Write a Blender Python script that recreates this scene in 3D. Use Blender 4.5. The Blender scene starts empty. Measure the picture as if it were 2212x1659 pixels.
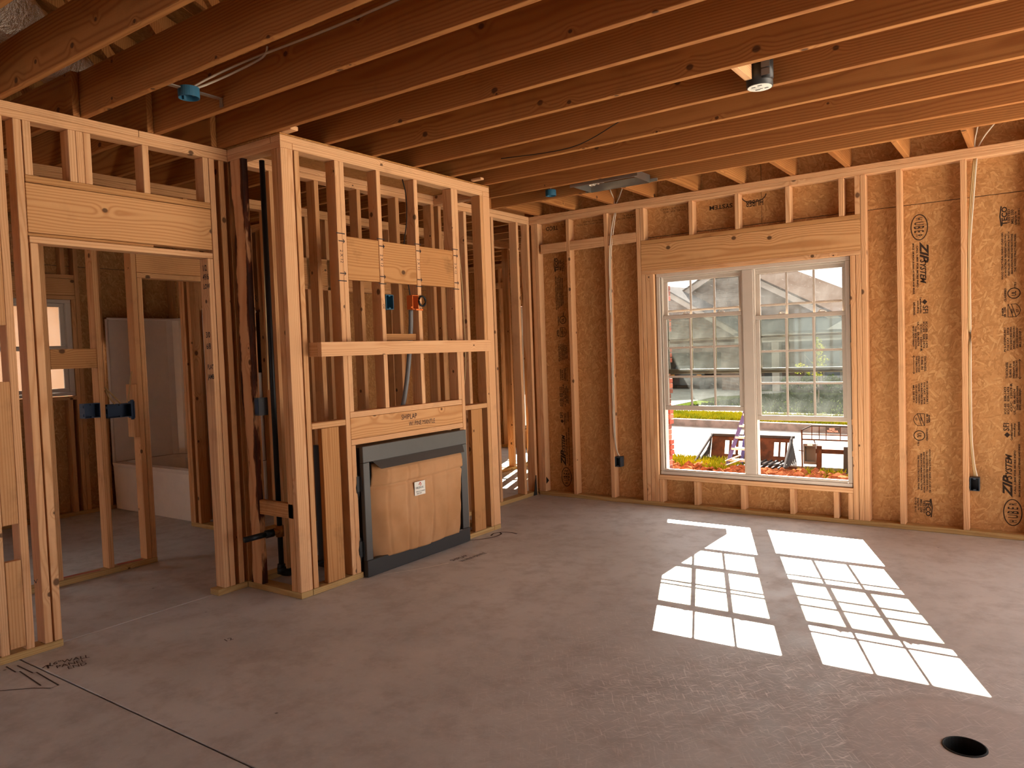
import bpy, bmesh, math, random
from mathutils import Vector, Matrix
random.seed(7)
S = bpy.context.scene
C = S.collection
PI = math.pi

# ------------------------------------------------------------------ camera
cam_d = bpy.data.cameras.new('camera')
cam = bpy.data.objects.new('camera', cam_d); C.objects.link(cam)
yaw, pit, rol = 0.6149, -0.0431, -0.0353
fw = Vector((-math.sin(yaw)*math.cos(pit), math.cos(yaw)*math.cos(pit), math.sin(pit)))
rt = Vector((math.cos(yaw), math.sin(yaw), 0)); up = rt.cross(fw)
rt2 = math.cos(rol)*rt + math.sin(rol)*up; up2 = -math.sin(rol)*rt + math.cos(rol)*up
M = Matrix((rt2, up2, -fw)).transposed().to_4x4(); M.translation = Vector((4.1875, -6.3185, 1.4493))
cam.matrix_world = M
cam_d.sensor_width = 36; cam_d.lens = 36*1635.67/2212
cam_d.clip_start = 0.05; cam_d.clip_end = 300
S.camera = cam

# ------------------------------------------------------------------ sky, sun, exposure
SKY = 2.4; SUN = 60.0
w = bpy.data.worlds.new('sky'); S.world = w; w.use_nodes = True
bg = w.node_tree.nodes['Background']
bg.inputs[0].default_value = (0.96, 0.98, 1.0, 1); bg.inputs[1].default_value = SKY
sun_d = bpy.data.lights.new('sun', 'SUN'); sun_d.energy = SUN; sun_d.angle = math.radians(0.2)
sun_d.color = (1.0, 0.93, 0.83)
sun = bpy.data.objects.new('sun', sun_d); C.objects.link(sun)
sdir = Vector((0.559, -1.44, -1.0)).normalized()
sun.rotation_euler = sdir.to_track_quat('-Z', 'Y').to_euler(); sun.location = (-8, 20, 14)
S.view_settings.view_transform = 'Standard'; S.view_settings.look = 'None'
S.view_settings.gamma = 1; S.view_settings.use_curve_mapping = False
S.view_settings.exposure = 0.75
cy = S.cycles
cy.use_adaptive_sampling = True; cy.adaptive_threshold = .02
cy.max_bounces = 8; cy.diffuse_bounces = 5; cy.glossy_bounces = 3; cy.transmission_bounces = 6
cy.transparent_max_bounces = 16; cy.sample_clamp_indirect = 40; cy.caustics_reflective = False; cy.caustics_refractive = False

# ------------------------------------------------------------------ materials
def mat(name):
    m = bpy.data.materials.new(name); m.use_nodes = True
    nt = m.node_tree; b = nt.nodes['Principled BSDF']
    return m, nt, b
def N(nt, t, **k):
    n = nt.nodes.new(t)
    for a, v in k.items():
        if a.startswith('i_'): n.inputs[int(a[2:]) if a[2:].isdigit() else a[2:].replace('_', ' ')].default_value = v
        else: setattr(n, a, v)
    return n
def mth(nt, op, a, b=None, c=None, clamp=False):
    n = nt.nodes.new('ShaderNodeMath'); n.operation = op; n.use_clamp = clamp
    for i, x in enumerate((a, b, c)):
        if x is None: continue
        if isinstance(x, (int, float)): n.inputs[i].default_value = x
        else: nt.links.new(x, n.inputs[i])
    return n.outputs[0]
def vmt(nt, op, a, b=None):
    n = nt.nodes.new('ShaderNodeVectorMath'); n.operation = op
    for i, x in enumerate((a, b)):
        if x is None: continue
        if isinstance(x, tuple): n.inputs[i].default_value = x
        else: nt.links.new(x, n.inputs[i])
    return n.outputs[0]
def mix(nt, f, a, b, mode='MIX'):
    n = nt.nodes.new('ShaderNodeMix'); n.data_type = 'RGBA'; n.blend_type = mode
    for i, x in ((0, f), (6, a), (7, b)):
        if isinstance(x, (int, float)): n.inputs[i].default_value = x
        elif isinstance(x, tuple): n.inputs[i].default_value = (*x[:3], 1)
        else: nt.links.new(x, n.inputs[i])
    return n.outputs[2]
def rng(nt, v, a, b, c=0.0, d=1.0):
    n = nt.nodes.new('ShaderNodeMapRange'); n.inputs[1].default_value = a; n.inputs[2].default_value = b
    n.inputs[3].default_value = c; n.inputs[4].default_value = d
    nt.links.new(v, n.inputs[0]); return n.outputs[0]
def noise(nt, vec, scale, detail=3, rough=0.55):
    n = nt.nodes.new('ShaderNodeTexNoise'); n.inputs['Scale'].default_value = scale
    n.inputs['Detail'].default_value = detail; n.inputs['Roughness'].default_value = rough
    nt.links.new(vec, n.inputs['Vector']); return n

def flat(name, col, rough=0.6, metal=0.0, spec=0.3):
    m, nt, b = mat(name)
    b.inputs['Base Color'].default_value = (*col, 1); b.inputs['Roughness'].default_value = rough
    b.inputs['Metallic'].default_value = metal; b.inputs['Specular IOR Level'].default_value = spec
    tc = N(nt, 'ShaderNodeTexCoord'); nz = noise(nt, tc.outputs['Object'], 9, 3)
    nt.links.new(mix(nt, rng(nt, nz.outputs[0], .35, .7, 0, .22), (*col,), tuple(c*.72 for c in col)), b.inputs['Base Color'])
    return m

def wood(name, early, late, ring=620.0, knot=0.45, stain=0.35, vary=0.25, stainc=(0.10, 0.045, 0.015)):
    m, nt, b = mat(name); L = nt.links.new
    tc = N(nt, 'ShaderNodeTexCoord'); oi = N(nt, 'ShaderNodeObjectInfo')
    rnd = oi.outputs['Random']
    comb = N(nt, 'ShaderNodeCombineXYZ')
    L(mth(nt, 'MULTIPLY', rnd, 13.7), comb.inputs[0]); L(mth(nt, 'MULTIPLY', rnd, 29.1), comb.inputs[1]); L(mth(nt, 'MULTIPLY', rnd, 71.3), comb.inputs[2])
    p = tc.outputs['Object']; q = vmt(nt, 'ADD', p, comb.outputs[0])
    lo = N(nt, 'ShaderNodeMapping'); lo.inputs['Scale'].default_value = (2.2, 2.2, 0.55); L(q, lo.inputs[0])
    n1 = noise(nt, lo.outputs[0], 1.6, 2)
    # pith offset per board
    r2 = mth(nt, 'FRACT', mth(nt, 'MULTIPLY', rnd, 97.13))
    off = N(nt, 'ShaderNodeCombineXYZ')
    L(rng(nt, rnd, 0, 1, -.05, .05), off.inputs[0]); L(rng(nt, r2, 0, 1, -.11, .11), off.inputs[1])
    sx = N(nt, 'ShaderNodeSeparateXYZ'); L(vmt(nt, 'ADD', p, off.outputs[0]), sx.inputs[0])
    w1 = mth(nt, 'MULTIPLY', mth(nt, 'SUBTRACT', n1.outputs[0], .5), .085)
    xx = mth(nt, 'ADD', sx.outputs[0], w1); yy = mth(nt, 'ADD', sx.outputs[1], mth(nt, 'MULTIPLY', w1, .8))
    rad = mth(nt, 'SQRT', mth(nt, 'ADD', mth(nt, 'MULTIPLY', xx, xx), mth(nt, 'MULTIPLY', yy, yy)))
    # knots : voronoi in (x+y, z)
    kc = N(nt, 'ShaderNodeCombineXYZ'); s2 = N(nt, 'ShaderNodeSeparateXYZ'); L(q, s2.inputs[0])
    L(mth(nt, 'ADD', s2.outputs[0], s2.outputs[1]), kc.inputs[0]); L(mth(nt, 'MULTIPLY', s2.outputs[2], .8), kc.inputs[1])
    vo = N(nt, 'ShaderNodeTexVoronoi', voronoi_dimensions='2D'); vo.inputs['Scale'].default_value = 4.2; L(kc.outputs[0], vo.inputs['Vector'])
    sc = N(nt, 'ShaderNodeSeparateColor'); L(vo.outputs['Color'], sc.inputs[0])
    on = mth(nt, 'LESS_THAN', sc.outputs[0], knot)
    ksz = rng(nt, sc.outputs[1], 0, 1, .025, .085)
    kd = mth(nt, 'DIVIDE', vo.outputs['Distance'], ksz)
    swirl = mth(nt, 'MULTIPLY', rng(nt, kd, 0.6, 4.5, 1, 0), on)
    rad = mth(nt, 'ADD', rad, mth(nt, 'MULTIPLY', mth(nt, 'POWER', mth(nt, 'MAXIMUM', swirl, 0.0), 2.0), .022))
    ringv = mth(nt, 'SINE', mth(nt, 'MULTIPLY', rad, ring))
    ringv = mth(nt, 'POWER', rng(nt, ringv, -1, 1), 2.2)
    fine = N(nt, 'ShaderNodeMapping'); fine.inputs['Scale'].default_value = (160, 160, 3); L(q, fine.inputs[0])
    n2 = noise(nt, fine.outputs[0], 1.0, 2)
    col = mix(nt, mth(nt, 'MULTIPLY', ringv, .72), early, late)
    col = mix(nt, rng(nt, n2.outputs[0], .3, .8, 0, .25), col, late)
    # board to board variation
    col = mix(nt, rng(nt, r2, 0, 1, 0, vary), col, (late[0]*1.1, late[1]*1.0, late[2]*.9))
    # dirty patches
    n3 = noise(nt, q, 3.1, 5, .65)
    col = mix(nt, rng(nt, n3.outputs[0], .56, .78, 0, stain), col, stainc)
    kn = mth(nt, 'MULTIPLY', rng(nt, kd, .62, 1.0, 1, 0), on)
    col = mix(nt, mth(nt, 'MULTIPLY', kn, .85), col, (.055, .020, .008))
    L(col, b.inputs['Base Color']); b.inputs['Roughness'].default_value = .72; b.inputs['Specular IOR Level'].default_value = .22
    bp = N(nt, 'ShaderNodeBump'); bp.inputs['Strength'].default_value = .25; bp.inputs['Distance'].default_value = .002
    L(mth(nt, 'ADD', ringv, n2.outputs[0]), bp.inputs['Height']); L(bp.outputs[0], b.inputs['Normal'])
    return m

W_STUD = wood('pine_stud', (.70, .405, .210), (.53, .258, .110), ring=560, knot=.42, stain=.28)
W_STUD2 = wood('pine_stud_dull', (.61, .335, .155), (.45, .202, .074), ring=560, knot=.5, stain=.4)
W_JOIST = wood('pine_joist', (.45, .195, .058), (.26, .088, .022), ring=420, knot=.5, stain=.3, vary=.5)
W_HEAD = wood('pine_header', (.66, .362, .158), (.42, .175, .056), ring=430, knot=.5, stain=.25)
W_TREAT = wood('treated_sole', (.50, .33, .135), (.36, .20, .07), ring=560, knot=.2, stain=.35)
W_DIRTY = wood('weathered_board', (.51, .255, .095), (.34, .138, .042), ring=380, knot=.6, stain=.65)
W_BARK = wood('waney_stud', (.62, .33, .13), (.45, .20, .07), ring=300, knot=.7, stain=1.0, stainc=(.09, .028, .01))

def bark_edge():
    m = W_STUD.copy(); m.name = 'waney_stud'; nt = m.node_tree; b = nt.nodes['Principled BSDF']; L = nt.links.new
    src = b.inputs['Base Color'].links[0].from_socket
    tc = N(nt, 'ShaderNodeTexCoord'); sx = N(nt, 'ShaderNodeSeparateXYZ'); L(tc.outputs['Object'], sx.inputs[0])
    mp = N(nt, 'ShaderNodeMapping'); mp.inputs['Scale'].default_value = (14, 14, 3.2); L(tc.outputs['Object'], mp.inputs[0])
    n = noise(nt, mp.outputs[0], 1.0, 4, .6)
    e = mth(nt, 'ADD', mth(nt, 'ABSOLUTE', mth(nt, 'ADD', sx.outputs[0], .168)), mth(nt, 'MULTIPLY', mth(nt, 'SUBTRACT', n.outputs[0], .5), .11))
    c = mix(nt, rng(nt, e, .040, .049), src, (.10, .026, .010)); c = mix(nt, rng(nt, e, .052, .064), c, (.035, .011, .006))
    L(c, b.inputs['Base Color']); return m
def osb(name, perm=None, base=(.52, .26, .095), dark=(.27, .11, .032), light=(.68, .41, .18)):
    m, nt, b = mat(name); L = nt.links.new
    tc = N(nt, 'ShaderNodeTexCoord'); p = tc.outputs['Object']
    if perm:
        pm = N(nt, 'ShaderNodeMapping'); pm.inputs['Rotation'].default_value = perm; L(p, pm.inputs[0]); p = pm.outputs[0]
    nz = noise(nt, p, 5.0, 2)
    sc = N(nt, 'ShaderNodeVectorMath', operation='SCALE'); sc.inputs['Scale'].default_value = .045; L(nz.outputs['Color'], sc.inputs[0])
    p2 = vmt(nt, 'ADD', p, sc.outputs[0])
    col = None; hts = []
    for i, (ang, sx, sz) in enumerate(((.35, 12, 62), (1.5, 14, 66), (2.35, 13, 60), (.95, 16, 76), (-.25, 18, 88), (1.9, 22, 104))):
        mp = N(nt, 'ShaderNodeMapping', vector_type='TEXTURE'); mp.inputs['Rotation'].default_value = (0, ang, 0); mp.inputs['Scale'].default_value = (1/sx, 1, 1/sz)
        mp.inputs['Location'].default_value = (i*3.3, 0, i*7.1); L(p2, mp.inputs[0])
        v = N(nt, 'ShaderNodeTexVoronoi'); v.inputs['Scale'].default_value = 1.0; L(mp.outputs[0], v.inputs['Vector'])
        s = N(nt, 'ShaderNodeSeparateColor'); L(v.outputs['Color'], s.inputs[0])
        c = mix(nt, s.outputs[0], dark, base); c = mix(nt, rng(nt, s.outputs[1], .72, .98, 0, .8), c, light)
        if col is None: col = c
        else: col = mix(nt, mth(nt, 'LESS_THAN', s.outputs[2], (1, .5, .36, .3, .26, .24)[i]), col, c)
        hts.append(s.outputs[0])
    n4 = noise(nt, p, 60, 3); col = mix(nt, rng(nt, n4.outputs[0], .55, .75, 0, .55), col, dark)
    n5 = noise(nt, p, 1.3, 3); col = mix(nt, rng(nt, n5.outputs[0], .35, .7, 0, .3), col, base)
    col = mix(nt, .35, col, base)
    L(col, b.inputs['Base Color']); b.inputs['Roughness'].default_value = .7; b.inputs['Specular IOR Level'].default_value = .25
    bp = N(nt, 'ShaderNodeBump'); bp.inputs['Strength'].default_value = .3; bp.inputs['Distance'].default_value = .002
    L(mth(nt, 'ADD', hts[0], hts[1]), bp.inputs['Height']); L(bp.outputs[0], b.inputs['Normal'])
    return m
OSB = osb('strand_board')
OSB_X = osb('strand_board_side', (0, 0, PI/2))
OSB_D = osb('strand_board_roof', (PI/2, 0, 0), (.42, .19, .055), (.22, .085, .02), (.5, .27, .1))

def concrete(scuff=True):
    m, nt, b = mat('slab_concrete'); L = nt.links.new
    tc = N(nt, 'ShaderNodeTexCoord'); p = tc.outputs['Object']
    a = noise(nt, p, 1.1, 7, .65); c = noise(nt, p, 6.5, 6, .65); d = noise(nt, p, 34, 4, .6)
    col = mix(nt, rng(nt, a.outputs[0], .33, .68), (.43, .42, .40), (.56, .545, .52))
    col = mix(nt, rng(nt, c.outputs[0], .46, .66, 0, .75), col, (.385, .35, .32))
    col = mix(nt, rng(nt, d.outputs[0], .5, .8, 0, .3), col, (.66, .60, .54))
    # pale trowel scratches where the slab was scuffed
    sep = N(nt, 'ShaderNodeSeparateXYZ'); L(p, sep.inputs[0])
    zone = noise(nt, p, .7, 3)
    dx = mth(nt, 'MULTIPLY', mth(nt, 'ADD', sep.outputs[0], .45 if scuff else 90), .50); dy = mth(nt, 'MULTIPLY', mth(nt, 'ADD', sep.outputs[1], 1.0), .60)
    rr = mth(nt, 'SQRT', mth(nt, 'ADD', mth(nt, 'MULTIPLY', dx, dx), mth(nt, 'MULTIPLY', dy, dy)))
    zn = mth(nt, 'MULTIPLY', rng(nt, rr, .15, .80, 1, .0), rng(nt, zone.outputs[0], .3, .55))
    col = mix(nt, mth(nt, 'MULTIPLY', zn, .55), col, (.27, .26, .25))
    w1 = noise(nt, p, 2.2, 2); sc = N(nt, 'ShaderNodeVectorMath', operation='SCALE'); sc.inputs['Scale'].default_value = .09; L(w1.outputs['Color'], sc.inputs[0])
    for ang, s in ((.5, 1.0), (-.25, 1.3), (1.1, .9), (2.2, 1.1)):
        mp = N(nt, 'ShaderNodeMapping', vector_type='TEXTURE'); mp.inputs['Rotation'].default_value = (0, 0, ang); mp.inputs['Scale'].default_value = (.10/s, 1/(130*s), 1)
        L(vmt(nt, 'ADD', p, sc.outputs[0]), mp.inputs[0])
        k = noise(nt, mp.outputs[0], 1.0, 3, .6)
        col = mix(nt, mth(nt, 'MULTIPLY', rng(nt, k.outputs[0], .58, .70), mth(nt, 'MULTIPLY', zn, .75)), col, (.88, .85, .80))
    if scuff:      # smoother round patch troweled around the floor outlet
        hx = mth(nt, 'ADD', sep.outputs[0], -.278); hy = mth(nt, 'ADD', sep.outputs[1], .981)
        hr = mth(nt, 'ADD', mth(nt, 'SQRT', mth(nt, 'ADD', mth(nt, 'MULTIPLY', hx, hx), mth(nt, 'MULTIPLY', hy, hy))), mth(nt, 'MULTIPLY', a.outputs[0], .05))
        col = mix(nt, rng(nt, hr, .40, .44, .55, 0), col, (.40, .355, .325)); col = mix(nt, mth(nt, 'MULTIPLY', rng(nt, hr, .385, .405, 0, .22), rng(nt, hr, .42, .45, 1, 0)), col, (.25, .22, .20))
    # dark specks and small stains
    vo = N(nt, 'ShaderNodeTexVoronoi'); vo.inputs['Scale'].default_value = 3.0; L(p, vo.inputs['Vector'])
    col = mix(nt, rng(nt, vo.outputs['Distance'], .012, .03, .8, 0), col, (.06, .05, .04))
    L(col, b.inputs['Base Color'])
    L(rng(nt, c.outputs[0], .3, .7, .42, .66), b.inputs['Roughness']); b.inputs['Specular IOR Level'].default_value = .45
    bp = N(nt, 'ShaderNodeBump'); bp.inputs['Strength'].default_value = .12; bp.inputs['Distance'].default_value = .004
    L(mth(nt, 'ADD', c.outputs[0], mth(nt, 'MULTIPLY', d.outputs[0], .4)), bp.inputs['Height']); L(bp.outputs[0], b.inputs['Normal'])
    return m
CONC = concrete(); CONC_B = concrete(False)
def two_tone(name, a, bcol, scale, rough=.85, bump=.0, lo=.4, hi=.6, detail=4):
    m, nt, b = mat(name); tc = N(nt, 'ShaderNodeTexCoord'); n = noise(nt, tc.outputs['Object'], scale, detail)
    nt.links.new(mix(nt, rng(nt, n.outputs[0], lo, hi), a, bcol), b.inputs['Base Color']); b.inputs['Roughness'].default_value = rough
    b.inputs['Specular IOR Level'].default_value = 0
    if bump:
        bp = N(nt, 'ShaderNodeBump'); bp.inputs['Strength'].default_value = bump; bp.inputs['Distance'].default_value = .02
        nt.links.new(n.outputs[0], bp.inputs['Height']); nt.links.new(bp.outputs[0], b.inputs['Normal'])
    return m
VINYL = flat('almond_vinyl', (.55, .465, .385), .45)
INK = flat('black_ink', (.035, .018, .010), .8)
INK_F = flat('faded_marker', (.055, .035, .03), .8)
MARK = flat('marker_ink', (.02, .015, .02), .7)
BLACK = flat('black_metal', (.028, .027, .027), .42, 0.0, .4)
GREYM = flat('dark_grey_metal', (.075, .070, .066), .40, .2, .5)
IRON = flat('black_iron', (.012, .012, .013), .45, .3)
BRASS = flat('brass', (.35, .16, .05), .4, .9)
BLUE = flat('blue_plastic', (.03, .115, .185), .45)
BLUE_D = flat('navy_plastic', (.018, .038, .085), .5)
GREYB = flat('grey_box_plastic', (.05, .06, .075), .5)
ORANGE = flat('orange_plastic', (.72, .15, .015), .5)
CONDUIT = flat('grey_conduit', (.16, .155, .155), .5)
ROMEX = flat('white_cable', (.62, .52, .40), .5)
ROMEX_T = flat('tan_cable', (.42, .27, .12), .55)
WHITE = flat('white_label', (.80, .76, .68), .5)
CARD = two_tone('cardboard', (.50, .27, .135), (.43, .22, .10), 3.0, .85, .05)
GALV = flat('galvanised_steel', (.42, .40, .36), .32, .9)
TUB = flat('white_acrylic', (.80, .71, .63), .25, 0, .5)
DARKHOLE = flat('dark_pipe', (.012, .011, .010), .7)
RED = flat('red_paint', (.45, .03, .02), .6)
def kraft():
    m = two_tone('kraft_paper', (.19, .090, .040), (.12, .052, .02), 2.4, .6, .4); return m
KRAFT = kraft()
def foil():
    m, nt, b = mat('foil'); tc = N(nt, 'ShaderNodeTexCoord'); n = noise(nt, tc.outputs['Object'], 38, 4, .7)
    b.inputs['Base Color'].default_value = (.75, .66, .55, 1); b.inputs['Metallic'].default_value = 1; b.inputs['Roughness'].default_value = .22
    bp = N(nt, 'ShaderNodeBump'); bp.inputs['Strength'].default_value = 1; bp.inputs['Distance'].default_value = .03
    nt.links.new(n.outputs[0], bp.inputs['Height']); nt.links.new(bp.outputs[0], b.inputs['Normal']); return m
FOIL = foil()
def glass(name, tint, dust):
    m, nt, b = mat(name); L = nt.links.new; nt.nodes.remove(b)
    out = nt.nodes['Material Output']
    tr = N(nt, 'ShaderNodeBsdfTransparent'); tr.inputs[0].default_value = (*tint, 1)
    gl = N(nt, 'ShaderNodeBsdfGlossy'); gl.inputs['Roughness'].default_value = .03
    di = N(nt, 'ShaderNodeBsdfTranslucent'); di.inputs[0].default_value = (.85, .85, .82, 1)
    tc = N(nt, 'ShaderNodeTexCoord'); n = noise(nt, tc.outputs['Object'], 6, 4); sp = noise(nt, tc.outputs['Object'], 85, 2)
    smear = N(nt, 'ShaderNodeMapping', vector_type='TEXTURE'); smear.inputs['Scale'].default_value = (1/10, 1, 1/90); smear.inputs['Rotation'].default_value = (0, .5, 0)
    L(tc.outputs['Object'], smear.inputs[0]); sm = noise(nt, smear.outputs[0], 1, 3)
    f = mth(nt, 'ADD', mth(nt, 'MULTIPLY', rng(nt, n.outputs[0], .3, .75), dust), mth(nt, 'MULTIPLY', rng(nt, sp.outputs[0], .70, .76), .05))
    f = mth(nt, 'ADD', f, mth(nt, 'MULTIPLY', rng(nt, sm.outputs[0], .68, .78), .03), clamp=True)
    m1 = N(nt, 'ShaderNodeMixShader'); L(f, m1.inputs[0]); L(tr.outputs[0], m1.inputs[1]); L(di.outputs[0], m1.inputs[2])
    fr = N(nt, 'ShaderNodeFresnel'); fr.inputs[0].default_value = 1.35
    m2 = N(nt, 'ShaderNodeMixShader'); L(fr.outputs[0], m2.inputs[0]); L(m1.outputs[0], m2.inputs[1]); L(gl.outputs[0], m2.inputs[2])
    L(m2.outputs[0], out.inputs[0]); return m
GLASS = glass('window_glass', (.74, .77, .73), .014)
GLASS_U = glass('upper_sash_glass', (.80, .80, .78), .012)
SCREENG = GLASS
BRICKS = [flat('red_brick', (.36, .075, .045), .85), flat('brown_brick', (.20, .06, .04), .85), flat('pale_red_brick', (.46, .14, .09), .85)]
MORTAR = flat('mortar', (.45, .36, .30), .9)
SPRAY = flat('black_spray', (.022, .018, .016), .8)

def brickwall(name, c1, c2, mor, sc=1.0):
    m, nt, b = mat(name); tc = N(nt, 'ShaderNodeTexCoord'); mp = N(nt, 'ShaderNodeMapping')
    mp.inputs['Rotation'].default_value = (PI/2, 0, 0); nt.links.new(tc.outputs['Object'], mp.inputs[0])
    br = N(nt, 'ShaderNodeTexBrick'); nt.links.new(mp.outputs[0], br.inputs['Vector'])
    br.inputs['Color1'].default_value = (*c1, 1); br.inputs['Color2'].default_value = (*c2, 1); br.inputs['Mortar'].default_value = (*mor, 1)
    br.inputs['Scale'].default_value = 1; br.inputs['Brick Width'].default_value = .2*sc; br.inputs['Row Height'].default_value = .0677*sc; br.inputs['Mortar Size'].default_value = .006
    nt.links.new(br.outputs[0], b.inputs['Base Color']); b.inputs['Roughness'].default_value = .9; b.inputs['Specular IOR Level'].default_value = .15
    return m

# ------------------------------------------------------------------ helpers
def bm_mesh(bm, name):
    me = bpy.data.meshes.new(name); bm.to_mesh(me); bm.free(); return me
def link(name, data, parent=None, loc=(0, 0, 0), rot=(0, 0, 0)):
    o = bpy.data.objects.new(name, data); C.objects.link(o)
    if parent is not None: o.parent = parent
    o.location = loc; o.rotation_euler = rot
    return o
ORG = {}
def root(name, loc=(0, 0, 0), kind=None, label=None, cat=None, group=None):
    o = link(name, None, None, loc); o.empty_display_size = .1
    ORG[o.name] = Vector(loc)
    if kind: o['kind'] = kind
    if label: o['label'] = label
    if cat: o['category'] = cat
    if group: o['group'] = group
    return o
def tag(o, label, cat, group=None):
    o['label'] = label; o['category'] = cat
    if group: o['group'] = group
    return o
WORLD = {}
def wpos(o):
    v = Vector((0, 0, 0))
    while o is not None: v = v + o.location; o = o.parent
    return v
CACHE = {}
def chamfer(a, b, c, ch, mt):
    key = (round(a, 4), round(b, 4), round(c, 4), ch, mt.name)
    if key in CACHE: return CACHE[key]
    h = (a/2, b/2, c/2); vs = []; idx = {}
    for sx in (-1, 1):
        for sy in (-1, 1):
            for sz in (-1, 1):
                s = (sx, sy, sz)
                for ax in range(3):
                    v = [s[k]*(h[k] - (0 if k == ax else ch)) for k in range(3)]
                    idx[(s, ax)] = len(vs); vs.append(v)
    fs = []
    for ax in range(3):
        o1, o2 = [k for k in range(3) if k != ax]
        for sg in (-1, 1):
            quad = []
            for (p, q) in ((-1, -1), (1, -1), (1, 1), (-1, 1)):
                s = [0, 0, 0]; s[ax] = sg; s[o1] = p; s[o2] = q; quad.append(idx[(tuple(s), ax)])
            fs.append(quad)
    for ax in range(3):
        o1, o2 = [k for k in range(3) if k != ax]
        for p in (-1, 1):
            for q in (-1, 1):
                def S3(t):
                    s = [0, 0, 0]; s[ax] = t; s[o1] = p; s[o2] = q; return tuple(s)
                fs.append([idx[(S3(-1), o1)], idx[(S3(1), o1)], idx[(S3(1), o2)], idx[(S3(-1), o2)]])
    for sx in (-1, 1):
        for sy in (-1, 1):
            for sz in (-1, 1):
                s = (sx, sy, sz); fs.append([idx[(s, 0)], idx[(s, 1)], idx[(s, 2)]])
    me = bpy.data.meshes.new('board'); me.from_pydata(vs, [], fs)
    bm = bmesh.new(); bm.from_mesh(me); bmesh.ops.recalc_face_normals(bm, faces=bm.faces); bm.to_mesh(me); bm.free()
    me.materials.append(mt); CACHE[key] = me; return me
def board(name, parent, x0, x1, y0, y1, z0, z1, mt, ax=None, ch=.0022):
    """one piece of lumber (or any slab) between two world corners; its grain runs along its local Z"""
    d = (x1-x0, y1-y0, z1-z0); g = .0004
    if ax is None: ax = max(range(3), key=lambda k: d[k])
    d = tuple(v-2*g for v in d)
    c = Vector(((x0+x1)/2, (y0+y1)/2, (z0+z1)/2)) - (wpos(parent) if parent else Vector())
    if ax == 2: dims, rot = d, (0, 0, 0)
    elif ax == 0: dims, rot = (d[2], d[1], d[0]), (0, PI/2, 0)
    else: dims, rot = (d[0], d[2], d[1]), (-PI/2, 0, 0)
    ch = min(ch, min(dims)*.2)
    return link(name, chamfer(*dims, ch, mt), parent, c, rot)
def plate(name, parent, x0, x1, y0, y1, z0, z1, mt, ch=.001):
    """slab with world aligned texture (sheets, panels)"""
    d = (x1-x0-.0008, y1-y0-.0004, z1-z0-.0008)
    c = Vector(((x0+x1)/2, (y0+y1)/2, (z0+z1)/2)) - (wpos(parent) if parent else Vector())
    return link(name, chamfer(*d, min(ch, min(d)*.2), mt), parent, c)
def add_box(bm, x0, x1, y0, y1, z0, z1):
    r = bmesh.ops.create_cube(bm, size=1)
    bmesh.ops.scale(bm, vec=(x1-x0, y1-y0, z1-z0), verts=r['verts'])
    bmesh.ops.translate(bm, vec=((x0+x1)/2, (y0+y1)/2, (z0+z1)/2), verts=r['verts'])
    return r['verts']
def add_poly(bm, pts, d):
    """closed polygon pts (3D) extruded by vector d"""
    a = [bm.verts.new(p) for p in pts]; b = [bm.verts.new(Vector(p)+Vector(d)) for p in pts]
    n = len(a); bm.faces.new(a); bm.faces.new(b[::-1])
    for i in range(n): bm.faces.new((a[i], b[i], b[(i+1) % n], a[(i+1) % n]))
    bmesh.ops.recalc_face_normals(bm, faces=bm.faces)
def smooth_path(pts, n=6):
    pts = [Vector(p) for p in pts]; out = []
    for i in range(len(pts)-1):
        p0 = pts[max(i-1, 0)]; p1 = pts[i]; p2 = pts[i+1]; p3 = pts[min(i+2, len(pts)-1)]
        for k in range(n):
            t = k/n
            out.append(.5*((2*p1)+(-p0+p2)*t+(2*p0-5*p1+4*p2-p3)*t*t+(-p0+3*p1-3*p2+p3)*t**3))
    out.append(pts[-1]); return out
def add_tube(bm, pts, r, seg=8, closed=False, radii=None):
    pts = [Vector(p) for p in pts]; rings = []
    for i, p in enumerate(pts):
        a = pts[i-1] if i or closed else p; b = pts[(i+1) % len(pts)] if i < len(pts)-1 or closed else p
        t = (b-a).normalized(); u = t.cross(Vector((0, 0, 1)))
        if u.length < 1e-3: u = t.cross(Vector((0, 1, 0)))
        u.normalize(); v = t.cross(u); rr = radii[i] if radii else r
        rings.append([bm.verts.new(p+rr*(math.cos(2*PI*k/seg)*u+math.sin(2*PI*k/seg)*v)) for k in range(seg)])
    m = len(rings)
    for i in range(m if closed else m-1):
        for k in range(seg):
            bm.faces.new((rings[i][k], rings[i][(k+1) % seg], rings[(i+1) % m][(k+1) % seg], rings[(i+1) % m][k]))
    if not closed:
        bm.faces.new(rings[0][::-1]); bm.faces.new(rings[-1])
SPLIT = {'screw_boss', 'nail_lug', 'hanger_bar', 'hanger_rail', 'vent_slot', 'front_flange', 'branch', 'flange_tab'}
def obj(name, bm, mt, parent=None, smooth=False):
    if name in SPLIT:
        left = set(bm.verts); o = None
        while left:
            isl = {left.pop()}; todo = list(isl)
            while todo:
                v = todo.pop()
                for e in v.link_edges:
                    w2 = e.other_vert(v)
                    if w2 in left: left.discard(w2); isl.add(w2); todo.append(w2)
            nb = bmesh.new(); mp = {v: nb.verts.new(v.co) for v in isl}
            for f in {f for v in isl for f in v.link_faces}: nb.faces.new([mp[v] for v in f.verts])
            o = obj_one(name, nb, mt, parent, smooth)
        bm.free(); return o
    return obj_one(name, bm, mt, parent, smooth)
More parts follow.
